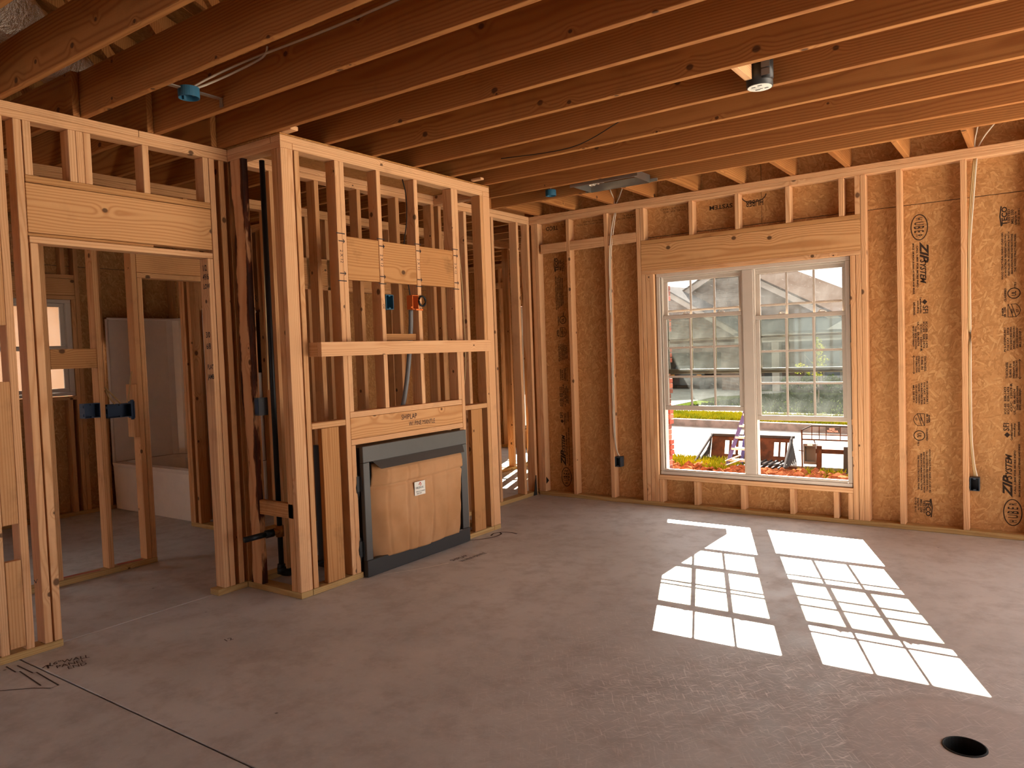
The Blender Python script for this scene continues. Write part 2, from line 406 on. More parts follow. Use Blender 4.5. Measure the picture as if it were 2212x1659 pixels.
def obj_one(name, bm, mt, parent=None, smooth=False):
    bmesh.ops.recalc_face_normals(bm, faces=bm.faces)
    if parent is not None: bmesh.ops.translate(bm, vec=-wpos(parent), verts=bm.verts)
    me = bm_mesh(bm, name); me.materials.append(mt)
    if smooth:
        for p in me.polygons: p.use_smooth = True
    return link(name, me, parent)
def tube(name, pts, r, mt, parent=None, seg=8, sm=True, n=6):
    bm = bmesh.new(); add_tube(bm, smooth_path(pts, n) if n > 1 else pts, r, seg); return obj(name, bm, mt, parent, sm)
def text(name, parent, body, size, origin, xa, ya, mt, sx=1.0, shear=0.0, bold=0.0, align='LEFT', length=None):
    if length: sx = length/max(.001, sum(.32 if c in ' .,-/I1' else .66 for c in body)*size)
    cu = bpy.data.curves.new(name, 'FONT'); cu.body = body; cu.size = size; cu.shear = shear; cu.offset = bold; cu.align_x = align
    cu.resolution_u = 2; cu.materials.append(mt)
    xa = Vector(xa).normalized(); ya = Vector(ya).normalized(); za = xa.cross(ya)
    o = link(name, cu, parent)
    Mx = Matrix((xa*sx, ya, za)).transposed().to_4x4(); Mx.translation = Vector(origin) - (wpos(parent) if parent else Vector())
    # the parent may be turned: cancel its rotation
    if parent is not None:
        R = parent.rotation_euler.to_matrix().to_4x4().inverted(); Mx = R @ Mx
    o.matrix_local = Mx
    return o
def strokes(name, parent, lines, r, mt, normal):
    """flat marker strokes (polylines) as thin ribbons lying on a surface"""
    bm = bmesh.new(); nn = Vector(normal)
    for ln in lines:
        P = [Vector(p) for p in ln]; L_, R_ = [], []
        for i, p in enumerate(P):
            t = (P[min(i+1, len(P)-1)]-P[max(i-1, 0)]).normalized(); s = t.cross(nn)*r
            L_.append(bm.verts.new(p+s)); R_.append(bm.verts.new(p-s))
        for i in range(len(P)-1): bm.faces.new((L_[i], L_[i+1], R_[i+1], R_[i]))
    bmesh.ops.translate(bm, vec=-(wpos(parent) if parent else Vector()), verts=bm.verts)
    me = bm_mesh(bm, name); me.materials.append(mt)
    o = link(name, me, parent)
    if parent is not None:
        o.matrix_local = parent.rotation_euler.to_matrix().to_4x4().inverted()
    return o

T, D = .0381, .0889          # 2x4
ZP, ZT = 2.696, 2.772        # under / over the double top plate
ST = W_STUD

# ------------------------------------------------------------------ floor : slabs between control joints
floor = root('floor', (0, 0, 0), 'structure', 'bare grey concrete slab floor of the unfinished room', 'floor')
def slab(x0, x1, y0, y1):
    return plate('concrete_slab', floor, x0, x1, y0, y1, -.18, 0, CONC_B, .004)
jg = .0032
plate('joint_light_stop', floor, -3.7, 7.4, -9.6, 3.05, -.20, -.1805, DARKHOLE); plate('joint_light_stop', floor, -.06, 7.4, -4.7225, -4.7175, -.18, -.006, DARKHOLE); plate('joint_light_stop', floor, -.0625, -.0575, -9.6, .09, -.18, -.004, DARKHOLE)  # dark plates added to stop sky light leaking up through the joints
slabA = plate('concrete_slab', floor, -.06+jg, 7.4, -4.72+jg, .10, -.18, 0, CONC, .002)
# keep slabA open for the floor outlet: cut with a real hole
slabB = slab(-.06+jg, 7.4, -9.6, -4.72-jg)
slabC = slab(-3.70, -.06-jg, -9.6, 3.05)
for s_ in (slabA, slabB, slabC):
    s_.data = s_.data.copy()
hole = (3.948, -3.291)
def recess(o, cx, cy, r):
    me = o.data; L0 = wpos(o)
    bm = bmesh.new(); bm.from_mesh(me)
    top = [f for f in bm.faces if f.normal.z > .99]
    f = max(top, key=lambda f: f.calc_area()); outer = list(f.verts); bm.faces.remove(f)
    n = 32; zt = outer[0].co.z
    ring = [bm.verts.new((cx-L0.x+r*math.cos(2*PI*k/n), cy-L0.y+r*math.sin(2*PI*k/n), zt)) for k in range(n)]
    low = [bm.verts.new((v.co.x, v.co.y, zt-.16)) for v in ring]
    for k in range(n): bm.faces.new((ring[k], ring[(k+1) % n], low[(k+1) % n], low[k]))
    bm.faces.new(low)
    e = [bm.edges.get((outer[i], outer[(i+1) % len(outer)])) or bm.edges.new((outer[i], outer[(i+1) % len(outer)])) for i in range(len(outer))]
    e += [bm.edges.get((ring[i], ring[(i+1) % n])) for i in range(n)]
    bmesh.ops.triangle_fill(bm, use_beauty=True, edges=e)
    bmesh.ops.recalc_face_normals(bm, faces=bm.faces); bm.to_mesh(me); bm.free()
recess(slabA, hole[0], hole[1], .072)
# dark pipe sleeve in the hole
bm = bmesh.new()
n = 32; rings = []
for (r, z) in ((.071, -.004), (.071, .0025), (.0665, .0035), (.0655, .001), (.065, -.15)):
    rings.append([bm.verts.new((hole[0]+r*math.cos(2*PI*k/n), hole[1]+r*math.sin(2*PI*k/n), z)) for k in range(n)])
for a, b in zip(rings, rings[1:]):
    for k in range(n): bm.faces.new((a[k], a[(k+1) % n], b[(k+1) % n], b[k]))
bm.faces.new(rings[-1])
tag(obj('floor_outlet_sleeve', bm, DARKHOLE), 'round dark pipe sleeve set flush in the concrete floor', 'pipe')
# writing on the floor
text('floor_writing', slabA, '16"WALL', .062, (.215, -4.690, .0008), (.42, 1, 0), (-1, .42, 0), INK_F, .72)
text('floor_writing', slabA, 'PANEL', .060, (.285, -4.680, .0008), (.30, 1, 0), (-1, .30, 0), INK_F, .72)
text('floor_writing', slabA, 'END', .058, (.345, -4.655, .0008), (.30, 1, 0), (-1, .30, 0), INK_F, .72)
text('floor_writing', slabA, 'SHIPLAP', .058, (.800, -2.31, .0008), (.05, 1, 0), (-1, .05, 0), INK_F, .8)
text('floor_writing', slabA, 'W/ PINE MANTLE', .055, (.870, -2.29, .0008), (.06, 1, 0), (-1, .06, 0), INK_F, .62)
text('floor_writing', slabA, '12', .055, (.71, -4.05, .0008), (.2, 1, 0), (-1, .2, 0), INK_F, .9)
strokes('floor_line', slabB, [[(.035, -4.80, .0008), (.155, -4.805, .0008), (.16, -4.79, .0008), (.43, -4.81, .0008)],
                              [(.07, -4.765, .0008), (.24, -4.765, .0008), (.245, -4.752, .0008), (.50, -4.765, .0008), (.50, -4.80, .0008), (.43, -4.84, .0008), (.25, -5.0, .0008)]], .0035, INK_F, (0, 0, 1))
strokes('floor_line', slabA, [[(.20, -4.685, .0008), (.25, -4.70, .0008)], [(.22, -4.715, .0008), (.20, -4.69, .0008), (.235, -4.672, .0008)]], .004, INK_F, (0, 0, 1))
strokes('painted_arrow', slabA, [smooth_path([(.53, -1.80, .0008), (.60, -1.72, .0008), (.645, -1.62, .0008), (.64, -1.52, .0008), (.60, -1.47, .0008), (.68, -1.44, .0008), (.75, -1.455, .0008)]),
                                 smooth_path([(.60, -1.47, .0008), (.575, -1.53, .0008), (.60, -1.60, .0008)])], .0075, INK_F, (0, 0, 1))
strokes('chalk_line', slabA, [smooth_path([(.58, -2.80, .0007), (.72, -2.55, .0007), (.80, -2.36, .0007)])], .004, WHITE, (0, 0, 1))

# ------------------------------------------------------------------ back wall (the window wall, inner stud face y = 0)
wb = root('wall_back', (0, 0, 0), 'structure', 'framed exterior wall with strand board sheathing around the twin window', 'wall')
board('sole_plate', wb, .02, 4.66, 0, D, 0, T, W_TREAT); board('sole_plate', wb, 6.84, 6.9, 0, D, 0, T, W_TREAT)
board('jack_stud', wb, 4.66, 4.698, 0, D, T, 2.40, ST); board('jack_stud', wb, 6.80, 6.838, 0, D, T, 2.40, ST); board('header', wb, 4.66, 6.838, 0, D, 2.40, ZP, W_HEAD)  # unseen wide door opening, added so sun on the floor bounces inside
board('top_plate', wb, 0, 6.9, 0, D, ZP, ZP+T, ST)
board('top_plate', wb, 0, 6.9, 0, D, ZP+T, ZT, ST)
for x in (.019, .059, .42, .83, 3.28, 3.692, 4.10, 4.51, 4.62, 6.84):
    board('stud', wb, x, x+T, 0, D, T, ZP, ST)
board('stud', wb, 1.158, 1.158+T, 0, D, T, ZP, ST)                      # king studs
board('stud', wb, 3.034, 3.034+T, 0, D, T, ZP, ST)
for x in (1.199, 1.240, 1.279): board('jack_stud', wb, x, x+T, 0, D, T, 2.096, ST)
for x in (2.954, 2.995): board('jack_stud', wb, x, x+T, 0, D, T, 2.096, ST)
board('header_plate', wb, 1.199, 3.033, 0, D, 2.096, 2.131, ST)
board('header', wb, 1.199, 3.033, 0, T, 2.131, 2.366, W_HEAD)
board('header', wb, 1.199, 3.033, D-T, D, 2.131, 2.366, W_HEAD)
board('header_plate', wb, 1.199, 3.033, 0, D, 2.367, 2.404, W_DIRTY)
for x in (1.199, 1.66, 2.064, 2.477, 2.879, 2.994): board('cripple_stud', wb, x, x+T, 0, D, 2.404, ZP, ST)
board('window_sill_plate', wb, 1.318, 2.953, 0, D, .247, .285, ST)
for x in (1.319, 1.648, 2.062, 2.468, 2.806, 2.914): board('cripple_stud', wb, x, x+T, 0, D, T, .247, ST)
for x0, x1, z in ((.124, .419, 2.397), (.459, .829, 2.397), (.869, 1.157, 2.400)):
    board('blocking', wb, x0, x1, .0, T, z, z+D, ST)
# shims beside the right jamb of the window
for z in (1.74, 1.40, .80, .55): board('shim', wb, 2.944, 2.953, .02, .085, z-.02, z+.025, W_STUD2)
# sheathing
YO0, YO1 = D+.0005, D+.0115
zs = 2.437
P = {}
P['L'] = plate('sheathing_panel', wb, .0, .438, YO0, YO1, .0, zs-.002, OSB)
plate('sheathing_panel', wb, .441, 1.317, YO0, YO1, .0, zs-.002, OSB)
plate('sheathing_panel', wb, 1.318, 2.953, YO0, YO1, .0, .287, OSB)
plate('sheathing_panel', wb, 1.318, 2.953, YO0, YO1, 2.098, zs-.002, OSB)
P['M'] = plate('sheathing_panel', wb, 2.954, 3.71, YO0, YO1, .0, zs-.002, OSB)
P['R'] = plate('sheathing_panel', wb, 3.713, 4.698, YO0, YO1, .0, zs-.002, OSB)
plate('sheathing_panel', wb, 6.80, 6.9, YO0, YO1, .0, zs-.002, OSB); plate('sheathing_panel', wb, 4.70, 6.799, YO0, YO1, 2.40, zs-.002, OSB)  # sheathing kept clear of the added door opening
for x0_, x1_ in ((0, 6.9),): plate('light_leak_tape', wb, x0_, x1_, YO1+.0003, YO1+.0015, zs-.06, zs+.06, BLACK)  # unseen strips added to stop daylight leaking through panel seams
for x_ in (.4395, 1.3175, 2.9535, 3.7115): plate('light_leak_tape', wb, x_-.03, x_+.03 if x_ not in (1.3175,) else x_, YO1+.0016, YO1+.0024, 0, zs-.061, BLACK) if x_ not in (1.3175, 2.9535) else None
def osb_up(x0, x1):
    d = (3.5-zs-.002)
    o = board('sheathing_panel', wb, x0, x1, YO0, YO1, zs+.002, 3.6, OSB, 0, .001); return o
P['U1'] = osb_up(.0, 2.26); P['U2'] = osb_up(2.263, 4.70); osb_up(4.703, 6.9)
for x_ in (2.2615, 4.7015): plate('light_leak_tape', wb, x_-.04, x_+.04, YO1+.0003, YO1+.0015, zs+.061, 3.6, BLACK)

def osb_print(parent, s0, z0, dr, yy=D-.0002, clip=None):
    """mill print on a sheathing panel: t runs along the reading direction from the oval mark, s is up"""
    xa = (0, 0, -1) if dr < 0 else (0, 0, 1); ya = (1, 0, 0) if dr < 0 else (-1, 0, 0)
    def at(t, s): return (s0 + (s if dr < 0 else -s), yy, z0 + dr*t)
    def put(b, t, s, h, L, bold=0, shear=0):
        bold = max(bold, .0007); h *= 1.08
        if clip and s < clip: return
        text('printed_lettering', parent, b, h, at(t, s), xa, ya, INK, 1, shear, bold, 'LEFT', L)
    # oval mark : ring with HUBER inside
    bm = bmesh.new(); n = 40; rr = []
    for ra, rb in ((.097, .058), (.090, .051)):
        rr.append([bm.verts.new(Vector(at(.098+ra*math.cos(2*PI*k/n), rb*math.sin(2*PI*k/n)))) for k in range(n)])
    for k in range(n): bm.faces.new((rr[0][k], rr[0][(k+1) % n], rr[1][(k+1) % n], rr[1][k]))
    o = obj('printed_mark', bm, INK, parent)
    for s, h in ((.002, .050), (-.044, .050)):
        pass
    hh = (.062, .088, .096, .088, .062)
    for k, ch in enumerate('HUBER'):
        oo = text('printed_lettering', parent, ch, hh[k], at(.026+.031*k, -hh[k]*.36), xa, ya, INK, .42, 0, .0012)
    # split stripe through the letters, in panel colour, is left as bare board
    put('ZIP', .212, .004, .072, .155, .003, .35); put('SYSTEM', .335, .004, .050, .20, .0015, .35)
    put('CALL 1-800 FOR MORE INFO', .232, -.020, .014, .33); put('SPACE 1/8 INCH (3.2mm) AT EDGES AND ENDS', .212, -.046, .013, .41, .0002)
    put('SFI', .68, .018, .046, .085, .0008); put('Certified Sourcing', .615, -.002, .016, .19); put('www.sfi.org', .64, -.018, .013, .13); put('SFI-00045', .65, -.046, .016, .13)
    bm = bmesh.new()
    for c_ in (.653,):
        q = [Vector(at(c_+dx, .030+dy)) for dx, dy in ((-.02, 0), (0, .018), (.02, 0), (0, -.018))]
        bm.faces.new([bm.verts.new(p_) for p_ in q])
    obj('printed_mark', bm, INK, parent)
    put('ICC-ES  ESR-1473', .80, .034, .017, .225); put('ICC-ES  ESR-1474', .80, .016, .017, .225); put('COC  12019-R', .82, -.002, .017, .20)
    put('UL-C  ER-40374', .80, -.021, .016, .21); put('THIS SIDE DOWN', .83, -.037, .014, .17, .0003); put('ESTE LADO ABAJO', .83, -.052, .014, .17)
    put('THICKNESS', 1.055, .022, .018, .125, .0006); put('0.406 IN', 1.06, .002, .018, .12, .0004); put('STRENGTH AXIS', 1.055, -.018, .014, .13); put('THIS DIRECTION', 1.055, -.034, .014, .13)
    strokes('printed_arrow', parent, [[at(1.05, -.047), at(1.19, -.047)], [at(1.065, -.039), at(1.05, -.047), at(1.065, -.055)], [at(1.175, -.039), at(1.19, -.047), at(1.175, -.055)]], .0017, INK, (0, -1, 0))
    for k, b in enumerate(('PS 2-18 EXPOSURE 1', '7/16 CAT.  24/16', '24/16 SHEATHING SPAN', 'EXPOSURE 1 / EXPOSICION 1', 'CSA O325 2R24/W24', 'MILL 230 EXP 1')):
        put(b, 1.245+.006*k, .034-.018*k, .015, .19-.008*k)
    # shield and round seal
    sh = [at(1.49, .020), at(1.49, -.028), at(1.51, -.046), at(1.535, -.054), at(1.56, -.046), at(1.58, -.028), at(1.58, .020), at(1.49, .020)]
    strokes('printed_mark', parent, [sh, [at(1.49, -.010), at(1.58, .018)], [at(1.49, -.028), at(1.58, 0)]], .0022, INK, (0, -1, 0))
    put('S7', 1.52, -.042, .017, .03, .0005); put('PFS', 1.515, -.012, .018, .045, .0005); put('IB 100', 1.49, .032, .016, .08); put('NER', 1.50, .046, .014, .06)
    circ = [at(1.655+.036*math.cos(a_*.2618), -.016+.036*math.sin(a_*.2618)) for a_ in range(25)]
    strokes('printed_mark', parent, [circ], .0032, INK, (0, -1, 0))
    put('UL', 1.637, -.028, .034, .036, .0012); put('CLASSIFIED', 1.60, .030, .014, .11); put('TYPE II', 1.69, -.03, .016, .05)
    for k, b in enumerate(('WOOD STRUCTURAL PANELS -CLASS 4 BG', 'ON AN EXTERIOR FIRE-RESISTANCE WALL', 'INSTALLED IN ACCORDANCE WITH', 'MANUFACTURERS INSTRUCTIONS', 'THE WOOD STRUCTURAL PANEL')):
        put(b, 1.755+.012*k, .046-.019*k, .015, .35-.02*k)
    put('TECO', 2.135, .022, .042, .13, .0016); put('TESTED', 2.145, .004, .019, .115, .0006); put('MILL 230', 2.14, -.016, .019, .12, .0004); put('Spring City TN', 2.13, -.034, .015, .13); put('12-19-25  20:16 L', 2.125, -.052, .015, .14)
    strokes('printed_mark', parent, [[at(2.13, .056), at(2.20, .064), at(2.27, .056)]], .004, INK, (0, -1, 0))
osb_print(P['M'], 3.421, 2.362, -1)
osb_print(P['R'], 3.990, .078, 1)
osb_print(P['L'], .286, .086, 1)
# tops of the print on the upper panels, cut off by the top plate
def top_text(par, b, x, z, h, L, bold=0):
    text('printed_lettering', par, b, h, (x, D-.0002, z), (-1, 0, 0), (0, 0, -1), INK, 1, 0, bold, 'LEFT', L)
for b, x, z, h, L, bo in (('TECO', .28, 2.665, .055, .14, .001), ('MILL 230', .41, 2.655, .02, .10, 0), ('12-19-25', .41, 2.675, .02, .10, 0), ('WOOD STRUCTURAL PANELS', .78, 2.645, .02, .30, 0), ('FIRE-RESISTANCE', .78, 2.668, .02, .25, 0),
                          ('INSTALLED IN', 1.13, 2.65, .02, .22, 0), ('PANEL', 1.13, 2.672, .02, .16, 0), ('ICC-ES  ESR-1473', 1.60, 2.652, .024, .24, 0), ('SYSTEM', 2.02, 2.640, .05, .24, .001), ('7/16 CAT. 24/16', 1.60, 2.676, .02, .24, 0)):
    top_text(P['U1'], b, x, z, h, L, bo)
bm = bmesh.new(); rr = []
for ra, rb in ((.105, .062), (.097, .054)):
    rr.append([bm.verts.new((2.20+ra*math.cos(PI+PI*k/24), D-.0002, 2.68+rb*math.sin(PI+PI*k/24))) for k in range(25)])
for k in range(24): bm.faces.new((rr[0][k], rr[0][k+1], rr[1][k+1], rr[1][k]))
mk = obj('printed_mark', bm, INK, wb)
top_text(P['U1'], 'HUBER', 2.28, 2.640, .075, .16, .001)

# ------------------------------------------------------------------ twin window
def window_unit(name, x0, x1, z0, z1, yi, units, label, ax='x', flip=1, muntins=3):
    """two sashes per unit; coordinates along the wall; yi = room face, depth grows outwards"""
    wd = root(name, ((x0+x1)/2, yi, z0), 'structure', label, 'window')
    FT = .034; yd = .085
    def bx(nm, a0, a1, y0, y1, b0, b1, par, mt=VINYL): return plate(nm, par, a0, a1, yi+y0, yi+y1, b0, b1, mt, .003)
    fr = bx('frame_head', x0, x1, 0, yd, z1-FT, z1, wd); bx('frame_sill', x0, x1, -.006, yd, z0, z0+FT*.9, wd)
    bx('frame_jamb', x0, x0+FT, 0, yd, z0+FT*.9, z1-FT, wd); bx('frame_jamb', x1-FT, x1, 0, yd, z0+FT*.9, z1-FT, wd)
    bx('interior_stop', x0+FT, x1-FT, .034, .044, z1-FT-.014, z1-FT, wd)
    bx('stool_lip', x0+FT, x1-FT, .0, .022, z0+FT*.9, z0+FT*.9+.022, wd)
    for a, b in units['mull']: bx('mullion', a, b, .004, yd, z0+FT*.9, z1-FT, wd)
    for (a0, a1, lz0, lz1, uz0, uz1) in units['sash']:
        # jamb liners
        for q0, q1 in ((a0-.012, a0), (a1, a1+.012)): bx('jamb_liner', q0, q1, .012, .080, z0+FT*.9, z1-FT, wd)
        for nm, (b0, b1), y, g in (('upper_sash', (uz0, uz1), .052, GLASS_U), ('lower_sash', (lz0, lz1), .020, GLASS)):
            sh = root(nm, (0, 0, 0)); sh.parent = wd; sh.location = Vector(((a0+a1)/2, yi+y, b0))-wpos(wd)
            t = .024
            st, rl = .034, .036
            bx('sash_rail', a0, a1, y, y+t, b1-rl, b1, sh); bx('sash_rail', a0, a1, y, y+t, b0, b0+rl*1.15, sh)
            bx('sash_stile', a0, a0+st, y, y+t, b0+rl*1.15, b1-rl, sh); bx('sash_stile', a1-st, a1, y, y+t, b0+rl*1.15, b1-rl, sh)
            gx0, gx1, gz0, gz1 = a0+st, a1-st, b0+rl*1.15, b1-rl
            for k in range(1, muntins):
                xx = gx0+(gx1-gx0)*k/muntins; bx('muntin', xx-.0095, xx+.0095, y+.006, y+.018, gz0, gz1, sh)
            for k in range(1, 3):
                zz = gz0+(gz1-gz0)*k/3
                for j in range(muntins):
                    m0 = gx0+(gx1-gx0)*j/muntins+(.0095 if j else 0); m1 = gx0+(gx1-gx0)*(j+1)/muntins-(.0095 if j < muntins-1 else 0)
                    bx('muntin', m0, m1, y+.006, y+.018, zz-.0095, zz+.0095, sh)
            for i in range(muntins):
                for j in range(3):
                    m0 = gx0+(gx1-gx0)*i/muntins+(.0095 if i else 0); m1 = gx0+(gx1-gx0)*(i+1)/muntins-(.0095 if i < muntins-1 else 0)
                    n0 = gz0+(gz1-gz0)*j/3+(.0095 if j else 0); n1 = gz0+(gz1-gz0)*(j+1)/3-(.0095 if j < 2 else 0)
                    plate('pane', sh, m0, m1, yi+y+.011, yi+y+.013, n0, n1, g, .0002)
            if nm == 'lower_sash':
                for u in (.3, .74):
                    cx = a0+(a1-a0)*u; bm = bmesh.new()
                    add_box(bm, cx-.03, cx+.03, yi+y+.002, yi+y+t, b1, b1+.006); add_tube(bm, [(cx-.014, yi+y+.010, b1+.006), (cx-.014, yi+y+.010, b1+.016)], .009, 10)
                    add_tube(bm, smooth_path([(cx-.016, yi+y+.006, b1+.014), (cx, yi+y-.001, b1+.019), (cx+.022, yi+y+.004, b1+.012)], 4), .0035, 6)
                    obj('sash_lock', bm, VINYL, sh)
    return wd
plate('nailing_flange', wb, 1.285, 1.335, YO1+.003, YO1+.006, .25, 2.14, VINYL); plate('nailing_flange', wb, 2.937, 2.99, YO1+.003, YO1+.006, .25, 2.14, VINYL); plate('nailing_flange', wb, 1.336, 2.936, YO1+.003, YO1+.006, 2.088, 2.14, VINYL); plate('nailing_flange', wb, 1.336, 2.936, YO1+.003, YO1+.006, .25, .295, VINYL)  # unseen flange added to close a bright gap beside the frame
win = window_unit('window_1', 1.327, 2.945, .288, 2.097, .028, {'mull': [(2.101, 2.193)],
      'sash': [(1.378, 2.090, .872, 1.722, 1.195, 2.055), (2.204, 2.912, .800, 1.676, 1.195, 2.055)]},
      'almond vinyl twin double-hung window with raised lower sashes and white grids')

# ------------------------------------------------------------------ left wall (room face x = 0)
wl = root('wall_left', (0, 0, 0), 'structure', 'open stud wall with cased opening to the hall on the left', 'wall')
def L_(nm, y0, y1, z0, z1, mt=ST, x0=-D, x1=0.0, par=None, ax=None): return board(nm, par or wl, x0, x1, y0, y1, z0, z1, mt, ax)
L_('sole_plate', -9.4, -4.517, 0, T, W_TREAT)
L_('sole_plate', -3.612, -3.40, 0, T, W_TREAT)
L_('sole_plate', -3.399, -1.352, 0, T, W_TREAT)
L_('sole_plate', -1.351, 0, 0, T, W_TREAT)
L_('top_plate', -9.4, -2.2, ZP, ZP+T); L_('top_plate', -2.199, 0, ZP, ZP+T)
L_('top_plate', -9.4, -3.96, ZP+T, ZT); L_('top_plate', -3.959, -.0, ZP+T, ZT)
jl = L_('jack_stud', -4.559, -4.521, T, 2.083); L_('stud', -4.605, -4.567, T, ZP); L_('stud', -4.690, -4.652, T, ZP)
L_('stud', -4.803, -4.765, T, ZP)
for z0, z1 in ((.060, .497), (.678, 1.388), (1.665, 2.30)): L_('blocking', -4.764, -4.691, z0, z1, W_STUD2, -T, .0, ax=2)
for y in (-5.21, -5.62, -6.02, -6.43, -6.83, -7.24, -7.65, -8.05, -8.46, -8.87, -9.28): L_('stud', y, y+T, T, ZP)
L_('header_plate', -4.561, -3.529, 2.084, 2.118); L_('header', -4.563, -3.527, 2.137, 2.386, W_HEAD, -T-.004, -.004)
L_('header', -4.563, -3.527, 2.137, 2.386, W_HEAD, -D, -D+T); L_('header_plate', -4.563, -3.527, 2.388, 2.424, W_DIRTY)
L_('filler_strip', -4.563, -3.9, 2.120, 2.136, W_DIRTY, -.075, -.012)
for y in (-4.562, -4.345, -4.306, -4.267, -3.945, -3.567): L_('cripple_stud', y, y+T, 2.424, ZP)
jr = L_('jack_stud', -3.567, -3.529, T, 2.083); L_('stud', -3.526, -3.488, T, ZP); L_('stud', -3.459, -3.421, T, ZP, W_STUD2)
# black marks on the blocks and jamb
text('marker_writing', jl, 'V', .03, (.0006, -4.640, .36), (0, 1, 0), (0, 0, 1), MARK, 1)
for b, z, h in (('1/2', 2.01, .05), ('49/6', 1.955, .05), ('LOW', 1.90, .042), ('3/0', 1.60, .05), ('6/8', 1.53, .05), ('FLAT', 1.405, .040), ('JAMB', 1.345, .040)):
    text('marker_writing', jr, b, h, (-.060, -3.5676, z), (1, 0, 0), (0, 0, 1), MARK, .7, 0, .001)
# rear frame of the chase : studs of the same wall line
for y in (-3.087, -2.708, -2.307, -1.895, -1.475, -1.382): L_('stud', y, y+T, T, ZP, W_STUD2)
L_('stud', -3.392, -3.354, T, ZP, W_STUD2)
# right of the chase
s_r = L_('stud', -.230, -.192, T, ZP); L_('stud', -.636, -.598, T, ZP); L_('stud', -1.04, -1.002, T, ZP)
# waney-edged stud at the room corner
def wavy(name, parent, x0, x1, y0, y1, z0, z1, mt, side, amp, seed, n=40):
    r = random.Random(seed); ph = [r.uniform(0, 6.28) for _ in range(4)]
    bm = bmesh.new(); rows = []
    for i in range(n+1):
        z = z0+(z1-z0)*i/n
        o = amp*max(0, .35+.65*math.sin(z*3.1+ph[0])*math.sin(z*1.3+ph[1])+.25*math.sin(z*9+ph[2])+.12*math.sin(z*21+ph[3]))
        a0, a1 = x0, x1
        if side == '-x': a0 = x0+o
        if side == 'both': a0 = x0+o; a1 = x1-amp*.5*max(0, math.sin(z*2.3+ph[2])+.2*math.sin(z*15+ph[1]))
        rows.append([bm.verts.new(v) for v in ((a0+ (o*.5 if side else 0), y0, z), (a1, y0, z), (a1, y1, z), (a0, y1, z))])
    for a, b in zip(rows, rows[1:]):
        for k in range(4): bm.faces.new((a[k], a[(k+1) % 4], b[(k+1) % 4], b[k]))
    bm.faces.new(rows[0][::-1]); bm.faces.new(rows[-1])
    return obj(name, bm, mt, parent)
wavy('stud', wl, -D, -.0005, -.041, -.003, T, ZP, ST, '-x', .022, 3)
bm = bmesh.new(); add_poly(bm, [(.001, -.085, .002), (.001, -.02, .002), (.001, -.028, .20), (.001, -.036, .20), (.001, -.062, .08)], (.004, 0, 0)); obj('black_flashing', bm, SPRAY, wl)
bm = bmesh.new(); add_poly(bm, [(.100, .012, .185), (.100, .012, .115), (.128, .012, .15)], (0, -.004, 0)); obj('black_flashing', bm, SPRAY, wl)

# ------------------------------------------------------------------ fireplace chase (front x = .52)
F = .520
wc = root('wall_chase', (.26, -2.37, 0), 'structure', 'framed fireplace chase of pine studs standing out from the left wall', 'wall')
def K(nm, x0, x1, y0, y1, z0, z1, mt=ST, ax=None): return board(nm, wc, x0, x1, y0, y1, z0, z1, mt, ax)
def KF(nm, y0, y1, z0, z1, mt=ST, x0=F-D, x1=F, ax=None): return board(nm, wc, x0, x1, y0, y1, z0, z1, mt, ax)
YA, YB = -3.397, -1.351
K('sole_plate', .001, F, YA, YA+D, 0, T, W_TREAT); K('sole_plate', .001, F, YB-D, YB, 0, T, W_TREAT)
KF('sole_plate', YA+D+.002, -2.887, 0, T, W_TREAT); KF('sole_plate', -1.800, YB-D-.002, 0, T, W_TREAT)
K('top_plate', .001, F, YA, YA+D, ZP, ZP+T); K('top_plate', .001, F-D-.001, YA, YA+D, ZP+T, ZT); K('top_plate', .001, F, YB-D, YB, ZP, ZP+T); K('top_plate', .001, F-D-.001, YB-D, YB, ZP+T, ZT)
KF('top_plate', YA+D+.001, YB-D-.001, ZP, ZP+T); KF('top_plate', YA, YB, ZP+T, ZT)
plate('chase_lid', wc, -.08, F, YA, YB, ZT+.0005, ZT+.011, OSB_D)
KF('corner_stud', YA, YA+D, T, ZP, ST, F-T, F); KF('stud', -3.299, -3.261, T, ZP, W_STUD2); K('corner_stud', F-D, F-T-.001, YA, YA+T, T, ZP, W_STUD2)
c_l = KF('stud', -2.984, -2.946, T, ZP); KF('jack_stud', -2.945, -2.907, T, .876); KF('cripple_stud', -2.945, -2.907, 1.095, ZP)
s3 = KF('cripple_stud', -2.620, -2.582, 1.095, ZP); s4 = KF('cripple_stud', -2.251, -2.213, 1.095, ZP)
KF('jack_stud', -1.835, -1.797, T, .876); dr_ = KF('cripple_stud', -1.835, -1.797, 1.095, ZP); KF('stud', -1.796, -1.758, T, ZP)
KF('stud', -1.480, -1.442, T, ZP, W_STUD2); KF('corner_stud', YB-D, YB, T, ZP, ST, F-T, F)
KF('header_plate', -2.945, -1.797, .877, .915); hd = KF('header', -2.945, -1.797, .916, 1.055, W_HEAD, F-T, F); KF('header', -2.945, -1.797, .916, 1.055, W_HEAD, F-D, F-D+T); KF('header_plate', -2.945, -1.797, 1.056, 1.094)
for y0, y1 in ((-2.906, -2.621), (-2.581, -2.252), (-2.212, -1.836)): KF('backing_board', y0, y1, 1.948, 2.226, W_DIRTY, F-T-.003, F-.003)
KF('blocking', -2.581, -2.252, 1.553, 1.60, W_DIRTY, F-D, F-.03)
KF('blocking', -3.260, -2.985, 1.014, 1.052, W_STUD2); KF('blocking', -1.757, -1.481, 1.006, 1.043, W_STUD2)
